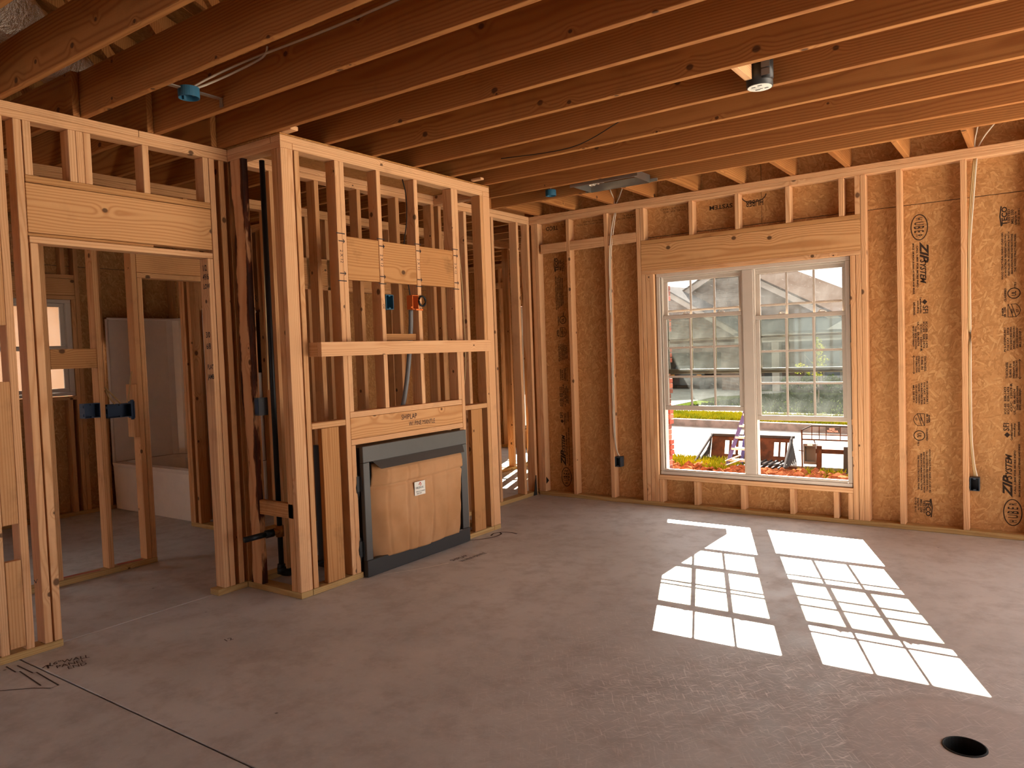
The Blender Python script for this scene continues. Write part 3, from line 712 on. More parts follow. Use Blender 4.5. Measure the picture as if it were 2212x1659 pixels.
KF('wide_board', -3.185, -3.045, T+.002, 1.013, W_DIRTY, F-T, F); KF('wide_board', -1.690, -1.550, T+.002, 1.005, W_DIRTY, F-T, F)
KF('wide_board', -3.260, -3.222, T, 1.013, W_STUD2, .40, .43)
# mantle ledger stands proud on short blocks
mant = KF('mantle_ledger', -3.257, -1.555, 1.457, 1.546, ST, F+.077, F+.115)
for y in (-3.257, -2.984, -1.80): KF('mantle_block', y, y+T, 1.458, 1.545, W_STUD2, F+.0, F+.077, 0)
# side wall : bark-edged stud, low block
wavy('waney_stud', wc, .030, .150, YA, YA+T, T, ZP, bark_edge(), 'both', .022, 11, 70)
K('stud', .008, .046, YA+T+.002, YA+D, T, ZP, W_STUD2)
K('blocking', .152, .480, YA, YA+T, .485, .575, W_DIRTY)
# writing on the chase
text('marker_writing', hd, 'SHIPLAP', .052, (F+.0006, -2.475, 1.000), (0, 1, 0), (0, .02, 1), MARK, .85)
text('marker_writing', hd, 'W/ PINE MANTLE', .046, (F+.0006, -2.40, .950), (0, 1, 0), (0, .02, 1), MARK, .78)
def twobytwelve(par, yc, z, dr):
    text('marker_writing', par, '2 X 12', .034, (F+.0006, yc, z), (0, 0, -1), (0, 1, 0), MARK, .9)
    for zz in (2.238, 1.937):
        strokes('marker_line', par, [[(F+.0006, yc-.028, zz), (F+.0006, yc+.045, zz)]], .003, MARK, (1, 0, 0))
    for zz in (2.19, 1.985):
        strokes('marker_line', par, [[(F+.0006, yc-.01, zz), (F+.0006, yc+.04, zz)], [(F+.0006, yc+.028, zz+.012), (F+.0006, yc+.04, zz), (F+.0006, yc+.028, zz-.012)]], .003, MARK, (1, 0, 0))
twobytwelve(c_l, -2.968, 2.135, 1); twobytwelve(s3, -2.611, 2.135, 1); twobytwelve(s4, -2.242, 2.135, 1); twobytwelve(dr_, -1.826, 2.135, 1)
for par, y in ((s3, -2.606), (s4, -2.237)): text('marker_writing', par, 'OK', .03, (F+.0006, y-.004, 1.80), (0, 0, -1), (0, 1, 0), MARK, .8)
# black spray behind the flanges of the fire box
for y0, y1, zc in ((-2.9455, -2.889, .60), (-2.9455, -2.889, .19), (-1.812, -1.768, .66), (-1.812, -1.768, .26)):
    ys = [(y0+y1)/2+(.012 if y0 < -2.5 else -.008)+(y1-y0)/2*.55*math.cos(a*PI/8)*(1+.3*math.sin(a*1.7)) for a in range(16)]
    bm = bmesh.new(); bm.faces.new([bm.verts.new((F+.0007, ys[a], zc+.075*math.sin(a*PI/8)*(1+.2*math.sin(a*2.3)))) for a in range(16)])
    obj('overspray', bm, SPRAY, wc)

# ------------------------------------------------------------------ fire box with cardboard cover
fp = root('fireplace', (.50, -2.345, 0), None, 'black metal fireplace box with cardboard shipping panel in its mouth', 'fireplace')
fy0, fy1, fz1 = -2.886, -1.806, .864
bm = bmesh.new()
for b in ((.07, .515, fy0+.006, fy0+.03, .01, fz1-.01), (.07, .515, fy1-.03, fy1-.006, .01, fz1-.01), (.07, .515, fy0+.03, fy1-.03, fz1-.03, fz1-.01), (.07, .09, fy0+.03, fy1-.03, .01, fz1-.03), (.09, .515, fy0+.03, fy1-.03, .01, .03)):
    add_box(bm, *b)
obj('firebox', bm, BLACK, fp)
xs0, xs1 = .521, .556
plate('surround_top', fp, xs0, xs1, fy0, fy1, .756, fz1, GREYM, .003)
plate('surround_base', fp, xs0, xs1+.004, fy0, fy1, .003, .112, BLACK, .003)
plate('surround_side', fp, xs0, xs1, fy0, fy0+.058, .112, .756, GREYM, .003)
plate('surround_side', fp, xs0, xs1, fy1-.078, fy1, .112, .756, GREYM, .003)
bm = bmesh.new()
add_poly(bm, [(xs1-.008, fy0+.085, .762), (xs1-.008, fy1-.045, .762), (xs1+.040, fy1-.082, .704), (xs1+.040, fy0+.125, .704)], (-.012, 0, .004))
obj('hood', bm, GREYM, fp)
for y in (fy0-.030, fy1+.002):
    for z in (.19, .62) if y < -2.5 else (.26, .66):
        bm = bmesh.new(); add_box(bm, F+.001, F+.004, y, y+.028, z-.05, z+.05); add_box(bm, F+.004, F+.016, y+(.024 if y < -2.5 else 0), y+(.028 if y < -2.5 else .004), z-.05, z+.05)
        obj('mounting_flange', bm, BLACK, fp)
bm = bmesh.new(); add_box(bm, xs1-.03, xs1+.006, -1.945, -1.905, .110, .114); obj('latch_clip', bm, GALV, fp)
# cardboard panel : a bulging creased sheet
cb = root('cardboard_panel', (.55, -2.35, .11), None, 'bulging brown cardboard panel with a white label, stuffed in the black fireplace', 'packaging')
bm = bmesh.new(); nu, nv = 96, 64; grid = []
for j in range(nv+1):
    v = j/nv; row = []
    yl = -2.768-.045*math.sin(PI*v)**.8; yr = -1.955+.060*v**.7
    for i in range(nu+1):
        u = i/nu; y = yl+(yr-yl)*u; z = .098+.010*math.sin(u*9)*.5*(1-v)+(.740-.098)*v
        edge = min(1, u/.13); fold = -.085*(1-edge)**1.4*(1-.45*v)-.006*math.exp(-((u-.13)/.012)**2)
        b = .028*math.sin(PI*min(1, max(0, v))**.8)*math.sin(PI*u)
        crease = -.014*math.exp(-((v-.745-.02*u)/.012)**2)+(.010 if v > .745+.02*u else 0)*min(1, (v-.745-.02*u)/.02 if v > .745+.02*u else 0)
        rib = -.007*math.exp(-((u-.33)/.012)**2)-.009*math.exp(-((u-.62)/.010)**2)*(1 if v < .74 else .3)-.006*math.exp(-((u-.44)/.011)**2)-.004*math.exp(-((u-.80)/.011)**2)
        x = .574+b+fold+crease+rib+.0025*math.sin(u*37+v*11)+.002*math.sin(v*29+u*5)
        if v > .93: x = min(x, .572)
        if v > .86: x -= (v-.86)*.16
        row.append(bm.verts.new((x, y, z)))
    grid.append(row)
back = [[bm.verts.new(v.co+Vector((-.006, 0, 0))) for v in row] for row in grid]
for j in range(nv):
    for i in range(nu):
        bm.faces.new((grid[j][i], grid[j][i+1], grid[j+1][i+1], grid[j+1][i])); bm.faces.new((back[j][i], back[j+1][i], back[j+1][i+1], back[j][i+1]))
for j in range(nv):
    bm.faces.new((grid[j][0], grid[j+1][0], back[j+1][0], back[j][0])); bm.faces.new((grid[j][nu], back[j][nu], back[j+1][nu], grid[j+1][nu]))
for i in range(nu):
    bm.faces.new((grid[0][i], back[0][i], back[0][i+1], grid[0][i+1])); bm.faces.new((grid[nv][i], grid[nv][i+1], back[nv][i+1], back[nv][i]))
obj('cardboard_sheet', bm, CARD, cb, True)
lb = plate('label_sticker', cb, .6055, .6065, -2.462, -2.352, .470, .566, WHITE, .0002)
text('label_text', lb, 'FIREBOX', .022, (.6072, -2.452, .515), (0, 1, 0), (0, 0, 1), GREYM, .95)
text('label_text', lb, 'FIREPLACE SYSTEMS', .011, (.6072, -2.450, .492), (0, 1, 0), (0, 0, 1), MARK, .95)
text('label_text', lb, 'KEEP DRY', .012, (.6072, -2.444, .478), (0, 1, 0), (0, 0, 1), MARK, 1)
strokes('label_flame', lb, [smooth_path([(.6072, -2.415, .54), (.6072, -2.405, .557), (.6072, -2.395, .545), (.6072, -2.405, .535)])], .003, RED, (1, 0, 0))

# ------------------------------------------------------------------ gas pipe in the chase
gp = root('gas_pipe', (.235, -3.30, .08), None, 'black iron gas riser with shutoff key valve inside the chase', 'pipe')
px, py = .235, -3.315
bm = bmesh.new(); add_tube(bm, [(px, py, .13), (px, py, 2.68)], .0165, 12); obj('riser', bm, IRON, gp, True)
bm = bmesh.new(); add_tube(bm, smooth_path([(px, py, .16), (px, py, .115), (px+.02, py+.03, .10), (px+.02, py+.06, .10)], 5), .024, 12); add_tube(bm, [(px, py, .10), (px, py, .14)], .028, 12); obj('elbow', bm, IRON, gp, True)
bm = bmesh.new(); add_tube(bm, [(px+.02, py+.05, .10), (px+.07, -2.90, .115)], .0165, 12); obj('run', bm, IRON, gp, True)
bm = bmesh.new(); add_tube(bm, [(px, py, .335), (px, py, .405)], .025, 12); add_tube(bm, [(px, py, .37), (px, py-.055, .37)], .022, 12); obj('tee', bm, BRASS, gp, True)
bm = bmesh.new(); add_tube(bm, [(px, py-.05, .37), (px-.01, py-.10, .368)], .025, 10); add_tube(bm, [(px-.01, py-.10, .368), (px-.03, py-.24, .362)], .018, 10); obj('key_valve', bm, IRON, gp, True)

# ------------------------------------------------------------------ boxes, conduit and cables
def outlet_box(name, cx, cy, cz, w, h, d, dirn, mt, label, cat='electrical box', group=None, parent=None, nail=True):
    """open plastic box; dirn = direction its open face looks at"""
    o = root(name, (cx, cy, cz), None, label, cat, group) if parent is None else None
    t = .004; n = Vector(dirn); sx = Vector((0, 0, 1)).cross(n); bm = bmesh.new()
    def B(a0, a1, b0, b1, c0, c1):
        pts = []
        vs = add_box(bm, a0, a1, b0, b1, c0, c1)
        for v in vs: p_ = v.co.copy(); v.co = Vector((cx, cy, cz))+sx*p_.x+n*p_.y+Vector((0, 0, p_.z))
    B(-w/2, w/2, -d, -d+t, -h/2, h/2); B(-w/2, -w/2+t, -d+t, 0, -h/2, h/2); B(w/2-t, w/2, -d+t, 0, -h/2, h/2); B(-w/2+t, w/2-t, -d+t, 0, h/2-t, h/2); B(-w/2+t, w/2-t, -d+t, 0, -h/2, -h/2+t)
    obj('box_shell', bm, mt, o)
    bm = bmesh.new()
    for s in (-1, 1):
        B(-.008, .008, -.02, -.002, s*(h/2-.008)-.004, s*(h/2-.008)+.004)
    obj('screw_boss', bm, mt, o)
    bm = bmesh.new(); B(-w/2-.006, -w/2, -.05, -.01, h/2-.03, h/2-.012); B(-w/2-.006, -w/2, -.05, -.01, -h/2+.012, -h/2+.03); obj('nail_lug', bm, mt, o)
    return o
outlet_box('outlet_box', .898, .012, .378, .060, .095, .07, (0, -1, 0), GREYB, 'dark outlet box on the third stud left of the window')
outlet_box('outlet_box', 3.764, .010, .374, .060, .095, .07, (0, -1, 0), GREYB, 'dark outlet box on the second stud right of the window')
ob = outlet_box('outlet_box', F+.004, -2.543, 1.815, .072, .10, .075, (1, 0, 0), BLUE, 'blue outlet box on a chase stud under the backing boards')
def cable(name, pts, label, mt=ROMEX, r=.0052, group=None):
    o = tube(name, pts, r, mt, None, 6); tag(o, label, 'cable', group); return o
cable('cable', [(.932, .03, ZP-.002), (.905, .0, 2.5), (.880, -.006, 2.2), (.879, -.006, 1.7), (.877, -.006, 1.2), (.876, -.006, .8), (.884, .0, .55), (.900, .035, .43)], 'white cable running down the stud to the box left of the window')
cable('cable', [(.945, .03, ZP-.002), (.915, .004, 2.45), (.892, -.002, 2.2), (.891, -.004, 1.6), (.888, -.004, .8), (.895, .0, .52), (.908, .035, .43)], 'second white cable beside the first on the stud left of the window')
for k in range(3):
    dx = .009*k
    cable('cable', [(3.775+dx, .03, ZP-.002), (3.752+dx, .015+.012*k, 2.4), (3.737+dx*.6, .012+.015*k, 2.05), (3.737+dx*.5, .014+.015*k, 1.5), (3.737+dx*.5, .012+.015*k, .8), (3.750+dx*.5, .02+.01*k, .55), (3.760+dx, .04, .43)],
          ('left', 'middle', 'right')[k]+' one of three tan cables stapled down the stud right of the window', ROMEX_T if k < 2 else ROMEX, .0055, 'cables right of the window')
cable('cable', [(3.78, .03, ZT+.002), (3.79, .02, 2.86), (3.84, -.05, 2.95), (4.05, -.20, 3.0), (4.6, -.5, 3.02)], 'white cable looping over the top plate above the three stapled tan cables')
cable('cable', [(3.80, .04, ZT+.002), (3.86, .0, 2.86), (3.98, -.14, 2.93), (4.3, -.38, 2.99), (4.7, -.52, 3.0)], 'straighter white cable below the looping one, above the three tan cables')
cable('cable', [(.935, .03, ZT+.002), (.93, .02, 2.83), (.96, -.1, 2.89), (1.10, -.35, 2.87)], 'white cable rising from the plate to the duct boot')
cable('cable', [(.95, .035, ZT+.002), (.99, .02, 2.83), (1.10, -.1, 2.90), (1.3, -.3, 2.95)], 'white cable curving away right of the duct boot')
# low-voltage bracket + conduit
lv = root('low_voltage_bracket', (F, -2.27, 1.82), None, 'orange low-voltage bracket with black ring on a chase stud', 'electrical box')
bm = bmesh.new()
for b in ((F-.05, F+.004, -2.316, -2.311, 1.772, 1.872), (F-.05, F+.004, -2.257, -2.252, 1.772, 1.872), (F-.05, F+.004, -2.311, -2.257, 1.868, 1.872), (F-.05, F+.004, -2.311, -2.257, 1.772, 1.776), (F+.0, F+.012, -2.29, -2.215, 1.765, 1.775), (F-.002, F+.002, -2.33, -2.31, 1.782, 1.790)):
    add_box(bm, *b)
obj('bracket', bm, ORANGE, lv)
bm = bmesh.new(); add_tube(bm, [(F+.012, -2.222+.035*math.cos(a*PI/8), 1.832+.035*math.sin(a*PI/8)) for a in range(16)], .0075, 6, True); obj('cable_coil', bm, IRON, lv, True)
cd = tube('flexible_conduit', [(F-.045, -2.284, 1.77), (F-.05, -2.285, 1.66), (F-.055, -2.300, 1.50), (F-.06, -2.325, 1.33), (F-.07, -2.345, 1.20), (F-.10, -2.345, 1.10), (F-.16, -2.34, 1.00)], .0165, CONDUIT, None, 12)
tag(cd, 'grey flexible conduit hanging down from the orange bracket', 'conduit')
cable('cable', [(F-.06, -2.30, ZP), (F-.05, -2.28, 2.58), (F-.045, -2.29, 2.4), (F-.055, -2.32, 2.2), (F-.05, -2.30, 2.0), (F-.045, -2.285, 1.87)], 'thin black cable dropping through the chase to the orange bracket', IRON, .004)
cable('cable', [(F-.16, -1.62, ZP-.06), (F-.14, -1.60, 2.3), (F-.13, -1.58, 1.9), (F-.14, -1.57, 1.3), (F-.18, -1.62, 1.06), (F-.2, -1.7, .95)], 'tan cable down the right bay of the chase', ROMEX_T, .005)
cable('cable', [(.20, -3.27, ZP-.05), (.18, -3.28, 2.4), (.16, -3.28, 2.0), (.15, -3.28, 1.5), (.17, -3.30, 1.26)], 'tan cable beside the black riser in the chase', ROMEX_T, .005)
sw = root('switch_box', (.176, -3.385, 1.16), None, 'grey switch box on the bark-edged chase stud', 'electrical box')
bm = bmesh.new(); add_box(bm, .152, .192, YA+.002, YA+.07, 1.105, 1.215); obj('box_shell', bm, GREYB, sw)
bm = bmesh.new(); add_box(bm, .156, .188, YA-.002, YA+.002, 1.115, 1.205); obj('cover_ear', bm, BLUE_D, sw)

# ------------------------------------------------------------------ ceiling joists
ce = root('ceiling', (0, 0, ZT), 'structure', 'open ceiling of parallel pine joists', 'ceiling')
YJ = lambda k: -.578-.4064*k
JZ0, JZ1 = ZT+.001, ZT+.236
for k in range(0, 22):
    y = YJ(k); 
    lift = .012 if k in (6, 7) else 0.0
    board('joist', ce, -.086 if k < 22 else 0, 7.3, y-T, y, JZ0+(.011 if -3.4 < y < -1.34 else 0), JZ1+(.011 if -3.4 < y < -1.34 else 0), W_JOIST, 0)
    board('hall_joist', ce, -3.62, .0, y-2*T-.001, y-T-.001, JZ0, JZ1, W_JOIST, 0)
for k in range(1, 9):
    y = YJ(-k)
    if y < 2.95: board('wing_joist', ce, -3.62, -.09, y-T, y, JZ0, JZ1, W_JOIST, 0)
for k in range(17):
    x = .083+.4064*k
    board('lookout', ce, x, x+T, YJ(0)+.001, D-.002, ZT+.001, ZT+.19, W_JOIST, 1)
board('rim_board', ce, -.086, -.048, YJ(0)+.001, 0, ZT+.001, ZT+.236, W_JOIST, 1)
# wood scraps lying between plate and joists
board('wood_scrap', ce, .47, .61, -3.388, -3.330, ZT+.0115, ZT+.038, ST, 0, .012); board('wood_scrap', ce, .53, .63, -1.60, -1.56, ZT+.0115, ZT+.03, ST, 0, .004)
def scrap(x0, x1, y0, y1, z0, z1): board('shim_block', ce, x0, x1, y0, y1, z0, z1, W_STUD, 1)
board('fixture_block', ce, 2.93, 2.968, YJ(5)+.002, YJ(5)+.235, ZT+.02, ZT+.165, ST, 1)
# roof above : deck panels and rafters keep the attic dark
rf = root('roof', (0, 0, 3.2), 'structure', 'dark roof deck of strand board panels on rafters above the joists', 'roof')
def slope(name, x0, x1, ya, za, yb, zb, th, mt):
    bm = bmesh.new(); add_poly(bm, [(x0, ya, za), (x0, yb, zb), (x0, yb, zb+th), (x0, ya, za+th)], (x1-x0, 0, 0)); return obj(name, bm, mt, rf)
za = lambda y: 4.75+ (y+4)*-.33 if y > -4 else 4.75+(y+4)*.33
xr = -3.9
while xr < 7.3:
    for (ya_, yb_) in ((.13, -1.2), (-1.2, -2.6), (-2.6, -4.0), (-4.0, -5.4), (-5.4, -6.8), (-6.8, -8.2), (-8.2, -9.6)):
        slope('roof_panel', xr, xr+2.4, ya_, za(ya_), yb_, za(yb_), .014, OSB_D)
    xr += 2.403
for i in range(19):
    x = -3.6+.61*i
    for ya_, yb_ in ((.1, -4.0), (-4.0, -9.5)):
        bm = bmesh.new(); a_, b_ = za(ya_)-.15, za(yb_)-.15
        add_poly(bm, [(x, ya_, a_), (x, yb_, b_), (x, yb_, b_+.14), (x, ya_, a_+.14)], (T, 0, 0)); obj('rafter', bm, W_JOIST, rf)
    if x < 1.5:
        for (yy, y2) in ((-4.9, -3.6), (-3.1, -4.3), (-1.6, -2.7)):
            bm = bmesh.new(); add_poly(bm, [(x+T, yy, JZ1+.015), (x+T, yy+.09, JZ1+.015), (x+T, y2+.09, za(y2)-.16), (x+T, y2, za(y2)-.16)], (T, 0, 0)); obj('brace', bm, W_JOIST, rf)
# unseen gable closures, added to keep daylight out of the attic
for x0 in (-3.72, 7.3):
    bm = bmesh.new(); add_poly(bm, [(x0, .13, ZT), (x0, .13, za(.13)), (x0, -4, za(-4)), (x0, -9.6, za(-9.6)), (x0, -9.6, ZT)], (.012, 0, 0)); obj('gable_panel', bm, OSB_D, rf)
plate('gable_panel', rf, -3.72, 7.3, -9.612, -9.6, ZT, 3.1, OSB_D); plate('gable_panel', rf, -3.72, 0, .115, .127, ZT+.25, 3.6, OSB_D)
# flexible foil ducts over the hall
def duct(name, pts, r, label):
    P_ = smooth_path(pts, 14); bm = bmesh.new()
    add_tube(bm, P_, r, 16, False, [r*(1+.05*math.sin(i*1.9)+.03*math.sin(i*5.1)) for i in range(len(P_))])
    return tag(obj(name, bm, FOIL, None, True), label, 'duct')
duct('flexible_duct', [(.9, -6.6, 3.30), (.55, -5.3, 3.27), (.1, -4.75, 3.24), (-.5, -4.2, 3.26), (-1.2, -3.5, 3.30), (-1.6, -2.6, 3.3)], .15, 'larger crinkled silver flexible duct lying over the joists near the hall')
duct('flexible_duct', [(.2, -6.9, 3.25), (-.2, -5.9, 3.22), (-.9, -5.1, 3.2), (-1.9, -4.6, 3.2), (-3.0, -4.5, 3.2)], .13, 'smaller silver duct branching towards the hall over the joists')

# ------------------------------------------------------------------ things hung from the joists
def ceiling_box(cx, cy, zb, label, bar=True, r=.052, ang=0):
    o = root('ceiling_box', (cx, cy, zb), None, label, 'electrical box'); n = 28; bm = bmesh.new(); rings = []
    for (rr_, z) in ((r*.93, .052), (r, .05), (r, .0), (r*.93, .0), (r*.91, .044)):
        rings.append([bm.verts.new((cx+rr_*math.cos(2*PI*k/n), cy+rr_*math.sin(2*PI*k/n), zb+z)) for k in range(n)])
    for a, b in zip(rings, rings[1:]):
        for k in range(n): bm.faces.new((a[k], a[(k+1) % n], b[(k+1) % n], b[k]))
    bm.faces.new(rings[0]); bm.faces.new(rings[-1])
    obj('box_shell', bm, BLUE, o)
    bm = bmesh.new()
    for s in (-1, 1): add_box(bm, cx+s*r*.78-.007, cx+s*r*.78+.007, cy-.007, cy+.007, zb+.002, zb+.02)
    obj('screw_boss', bm, BLUE, o)
    if bar:
        bm = bmesh.new(); y0, y1 = bar; add_box(bm, cx-.014, cx+.014, y0+.002, cy-r, zb+.038, zb+.044); add_box(bm, cx-.014, cx+.014, cy+r, y1-.002, zb+.038, zb+.044); add_box(bm, cx-.012, cx+.012, y1-.006, y1-.002, zb-.002, zb+.044); add_box(bm, cx-.012, cx+.012, y0+.002, y0+.006, zb-.002, zb+.044)
        obj('hanger_bar', bm, GALV, o)
    return o
ceiling_box(.655, -4.055, ZT+.012, 'blue round ceiling box on a bar hanger between joists, above the hall opening', (YJ(9), YJ(8)-T))
ceiling_box(.70, -.70, ZT+.004, 'small blue round box on the joist near the far corner', None, .046)
cable('cable', [(.66, -4.04, ZT+.062), (.69, -4.0, ZT+.10), (.80, -3.92, ZT+.16), (1.0, YJ(8)-T-.008, ZT+.19), (1.6, YJ(8)-T-.007, ZT+.185), (2.4, YJ(8)-T-.007, ZT+.20), (4.5, YJ(8)-T-.007, ZT+.21)], 'long white cable from the blue hanger-bar box along a joist', ROMEX, .006)
cable('cable', [(.675, -4.03, ZT+.062), (.72, -3.98, ZT+.09), (.84, -3.9, ZT+.145), (1.02, YJ(8)-T-.008, ZT+.178), (1.06, YJ(8)-T-.008, ZT+.22)], 'shorter white cable into the blue hanger-bar ceiling box', ROMEX, .006)
cable('cable', [(.70, -.70, ZT+.058), (.72, -.74, ZT+.10), (.78, -.90, ZT+.15)], 'white cable entering the small blue box near the corner', ROMEX, .005)
cable('cable', [(1.0, YJ(3)-T-.006, ZT+.06), (1.6, YJ(3)-T-.05, ZT+.02), (2.1, YJ(4)+.05, ZT+.03), (2.35, YJ(4)+.006, ZT+.10)], 'thin black wire sagging between the middle joists', IRON, .003)
# recessed light rough-in
rl = root('recessed_light_can', (2.985, -2.32, ZT), None, 'black recessed light can with a white printed face between joists', 'light fixture')
cx, cyy = 2.985, -2.305; bm = bmesh.new(); add_tube(bm, [(cx, cyy, ZT-.006), (cx, cyy, ZT+.10)], .066, 28); obj('can_body', bm, BLACK, rl, True)
bm = bmesh.new(); add_tube(bm, [(cx+.045, cyy-.03, ZT+.02), (cx+.045, cyy-.03, ZT+.14)], .034, 14); obj('junction_housing', bm, BLACK, rl, True)
bm = bmesh.new(); add_tube(bm, [(cx+.035, cyy-.03, ZT+.14), (cx+.03, cyy-.04, ZT+.22)], .010, 8); obj('whip', bm, IRON, rl, True)
for z in (ZT+.085, ZT+.045): plate('rating_label', rl, cx+.028, cx+.072, cyy-.068, cyy-.066, z-.017, z+.017, CONDUIT, .0002)
bm = bmesh.new(); add_tube(bm, [(cx, cyy, ZT-.0085), (cx, cyy, ZT-.006)], .060, 28); face = obj('trim_face', bm, WHITE, rl)
bm = bmesh.new()
for a, r_, s_ in ((.6, .035, .010), (2.2, .03, .012), (3.9, .034, .010), (5.0, .036, .011), (1.4, .018, .007)):
    q = (cx+r_*math.cos(a), cyy+r_*math.sin(a)); add_box(bm, q[0]-s_, q[0]+s_, q[1]-s_*.45, q[1]+s_*.45, ZT-.0095, ZT-.0085)
obj('vent_slot', bm, BLACK, rl)
for k in range(3): text('printed_lettering', face, ('THERMALLY PROTECTED', 'MAX 15W LED', 'SUITABLE DAMP')[k], .009, (cx-.045, cyy+.012-.014*k, ZT-.0092), (1, 0, 0), (0, -1, 0), MARK, .8)
# register boot with foil duct
rb = root('register_boot', (1.3, -.72, ZT), None, 'galvanised register boot with foil wrap between the last joists', 'duct')
bm = bmesh.new(); x0, x1, y0, y1 = 1.06, 1.60, YJ(1)+.06, YJ(0)-T-.02
for b in ((x0, x1, y0, y0+.003, ZT-.012, ZT+.05), (x0, x1, y1-.003, y1, ZT-.012, ZT+.05), (x0, x0+.003, y0, y1, ZT-.012, ZT+.05), (x1-.003, x1, y0, y1, ZT-.012, ZT+.05)): add_box(bm, *b)
obj('boot_collar', bm, GALV, rb)
bm = bmesh.new(); add_box(bm, x0-.05, x1+.06, y1-.006, y1+.012, ZT-.006, ZT+.018); add_box(bm, x0-.03, x1+.03, y0-.012, y0, ZT-.010, ZT+.012); obj('hanger_rail', bm, GALV, rb)
P_ = smooth_path([(x0+.06, (y0+y1)/2, ZT+.075), (x0+.2, (y0+y1)/2+.01, ZT+.10), (x1-.12, (y0+y1)/2, ZT+.14), (x1-.05, (y0+y1)/2, ZT+.20)], 12)
bm = bmesh.new(); add_tube(bm, P_, .07, 14, False, [.07*(1+.08*math.sin(i*2.1)) for i in range(len(P_))]); obj('foil_duct', bm, FOIL, rb, True)

# ------------------------------------------------------------------ hall and bath behind the left wall
wh = root('wall_hall', (-1.18, -3.3, 0), 'structure', 'open stud partition between hall and bath', 'wall')
X0, X1 = -1.14-D, -1.14
def H(nm, y0, y1, z0, z1, mt=W_STUD2, x0=X0, x1=X1, ax=None): return board(nm, wh, x0, x1, y0, y1, z0, z1, mt, ax)
sp_ = H('sole_plate', -9.4, -3.352, 0, T, W_TREAT); H('sole_plate', -2.45, 2.9, 0, T, W_TREAT)
H('top_plate', -9.4, 2.9, ZP, ZP+T); H('top_plate', -9.4, 2.9, ZP+T, ZT)
H('jack_stud', -3.392, -3.354, T, 2.072); H('stud', -3.432, -3.394, T, ZP); H('stud', -3.703, -3.665, T, ZP); H('stud', -4.040, -4.002, T, ZP)
H('stud', -4.45, -4.412, T, ZP)
H('header_plate', -3.392, -2.45, 2.073, 2.110, W_STUD2); H('header', -3.392, -2.45, 2.111, 2.252, W_HEAD); H('header_plate', -3.392, -2.45, 2.253, 2.290)
for y in (-3.392, -3.0, -2.6): H('cripple_stud', y, y+T, 2.291, ZP)
H('jack_stud', -2.488, -2.45, T, 2.072); H('stud', -2.449, -2.411, T, ZP)
for y in (-2.26, -2.03, -1.85, -1.62, -1.22, -.81, -.41, 0.0, .41, .81, 1.22, 1.63, 2.03): H('stud', y, y+T, T, ZP)
for y in (-4.86, -5.26, -5.67, -6.08, -6.5, -6.9, -7.3, -7.7): H('stud', y, y+T, T, ZP)
H('header', -2.03, -.81, 2.10, 2.34, W_HEAD); H('header_plate', -2.03, -.81, 2.06, 2.099)
H('blocking', -4.001, -3.704, 1.437, 1.570, W_DIRTY, X1-T, X1)
H('blocking', -3.470, -3.433, .930, 1.310, W_STUD2, X1-D, X1)
strokes('chalk_mark', sp_, [[(X1-.07, -3.98, T+.001), (X1-.03, -3.75, T+.001)], [(X1-.06, -3.62, T+.001), (X1-.03, -3.45, T+.001)]], .012, RED, (0, 0, 1))
outlet_box('switch_box', X1+.004, -3.756, 1.145, .105, .10, .07, (1, 0, 0), BLUE_D, 'navy two-gang switch box left of the middle hall stud')
sb = outlet_box('switch_box', X1+.012, -3.565, 1.130, .185, .095, .075, (1, 0, 0), BLUE_D, 'navy wide switch box with bracket right of the middle hall stud')
bm = bmesh.new(); add_box(bm, X1+.001, X1+.010, -3.492, -3.470, 1.06, 1.20); add_box(bm, X1-.06, X1+.016, -3.476, -3.468, 1.07, 1.19); obj('bracket', bm, BLUE_D, sb)
cable('cable', [(X1-.02, -3.655, 1.30), (X1+.0, -3.61, 1.24), (X1-.0, -3.56, 1.18)], 'tan cable loop above the wide hall switch box', ROMEX_T, .006)
cable('cable', [(X1-.02, -3.650, 1.28), (X1+.0, -3.63, 1.22), (X1-.0, -3.60, 1.18)], 'shorter tan cable above the wide hall switch box', ROMEX_T, .006)
cable('cable', [(X1-.03, -3.45, 1.40), (X1+.005, -3.49, 1.30), (X1, -3.505, 1.19)], 'tan cable dropping to the bracket of the hall switch box', ROMEX_T, .006)
# partition at the tub end
wp = root('wall_bath', (-1.85, -2.5, 0), 'structure', 'short partition beside the bathtub', 'wall')
def B_(nm, x0, x1, y0, y1, z0, z1, mt=W_STUD2): return board(nm, wp, x0, x1, y0, y1, z0, z1, mt)
B_('sole_plate', -2.02, -1.23, -2.54, -2.451, 0, T, W_TREAT)
B_('stud', -2.02, -1.982, -2.54, -2.451, T, ZP); B_('stud', -1.981, -1.943, -2.54, -2.451, T, ZP); B_('stud', -1.90, -1.862, -2.54, -2.451, T, ZP); B_('stud', -1.60, -1.562, -2.54, -2.451, T, ZP); B_('top_plate', -2.02, -1.23, -2.54, -2.451, ZP, ZT)
for y in (-2.42, -2.28, -2.14, -2.0, -1.86, -1.72): B_('stud', -2.02, -1.93, y, y+T, T, ZP)
cable('cable', [(-1.80, -2.40, .95), (-1.78, -2.43, .85), (-1.82, -2.44, .75)], 'white looped cable beside the bath partition', ROMEX, .006)
st_ = root('vent_stack', (-1.83, -2.36, 0), None, 'black plastic stack pipe behind the bath partition', 'pipe')
bm = bmesh.new(); add_tube(bm, [(-1.835, -2.36, .02), (-1.835, -2.36, 1.9)], .04, 14); obj('stack', bm, DARKHOLE, st_, True)
bm = bmesh.new(); add_tube(bm, [(-1.835, -2.36, 1.75), (-1.835, -2.36, 1.88)], .043, 14); obj('red_band', bm, RED, st_, True)
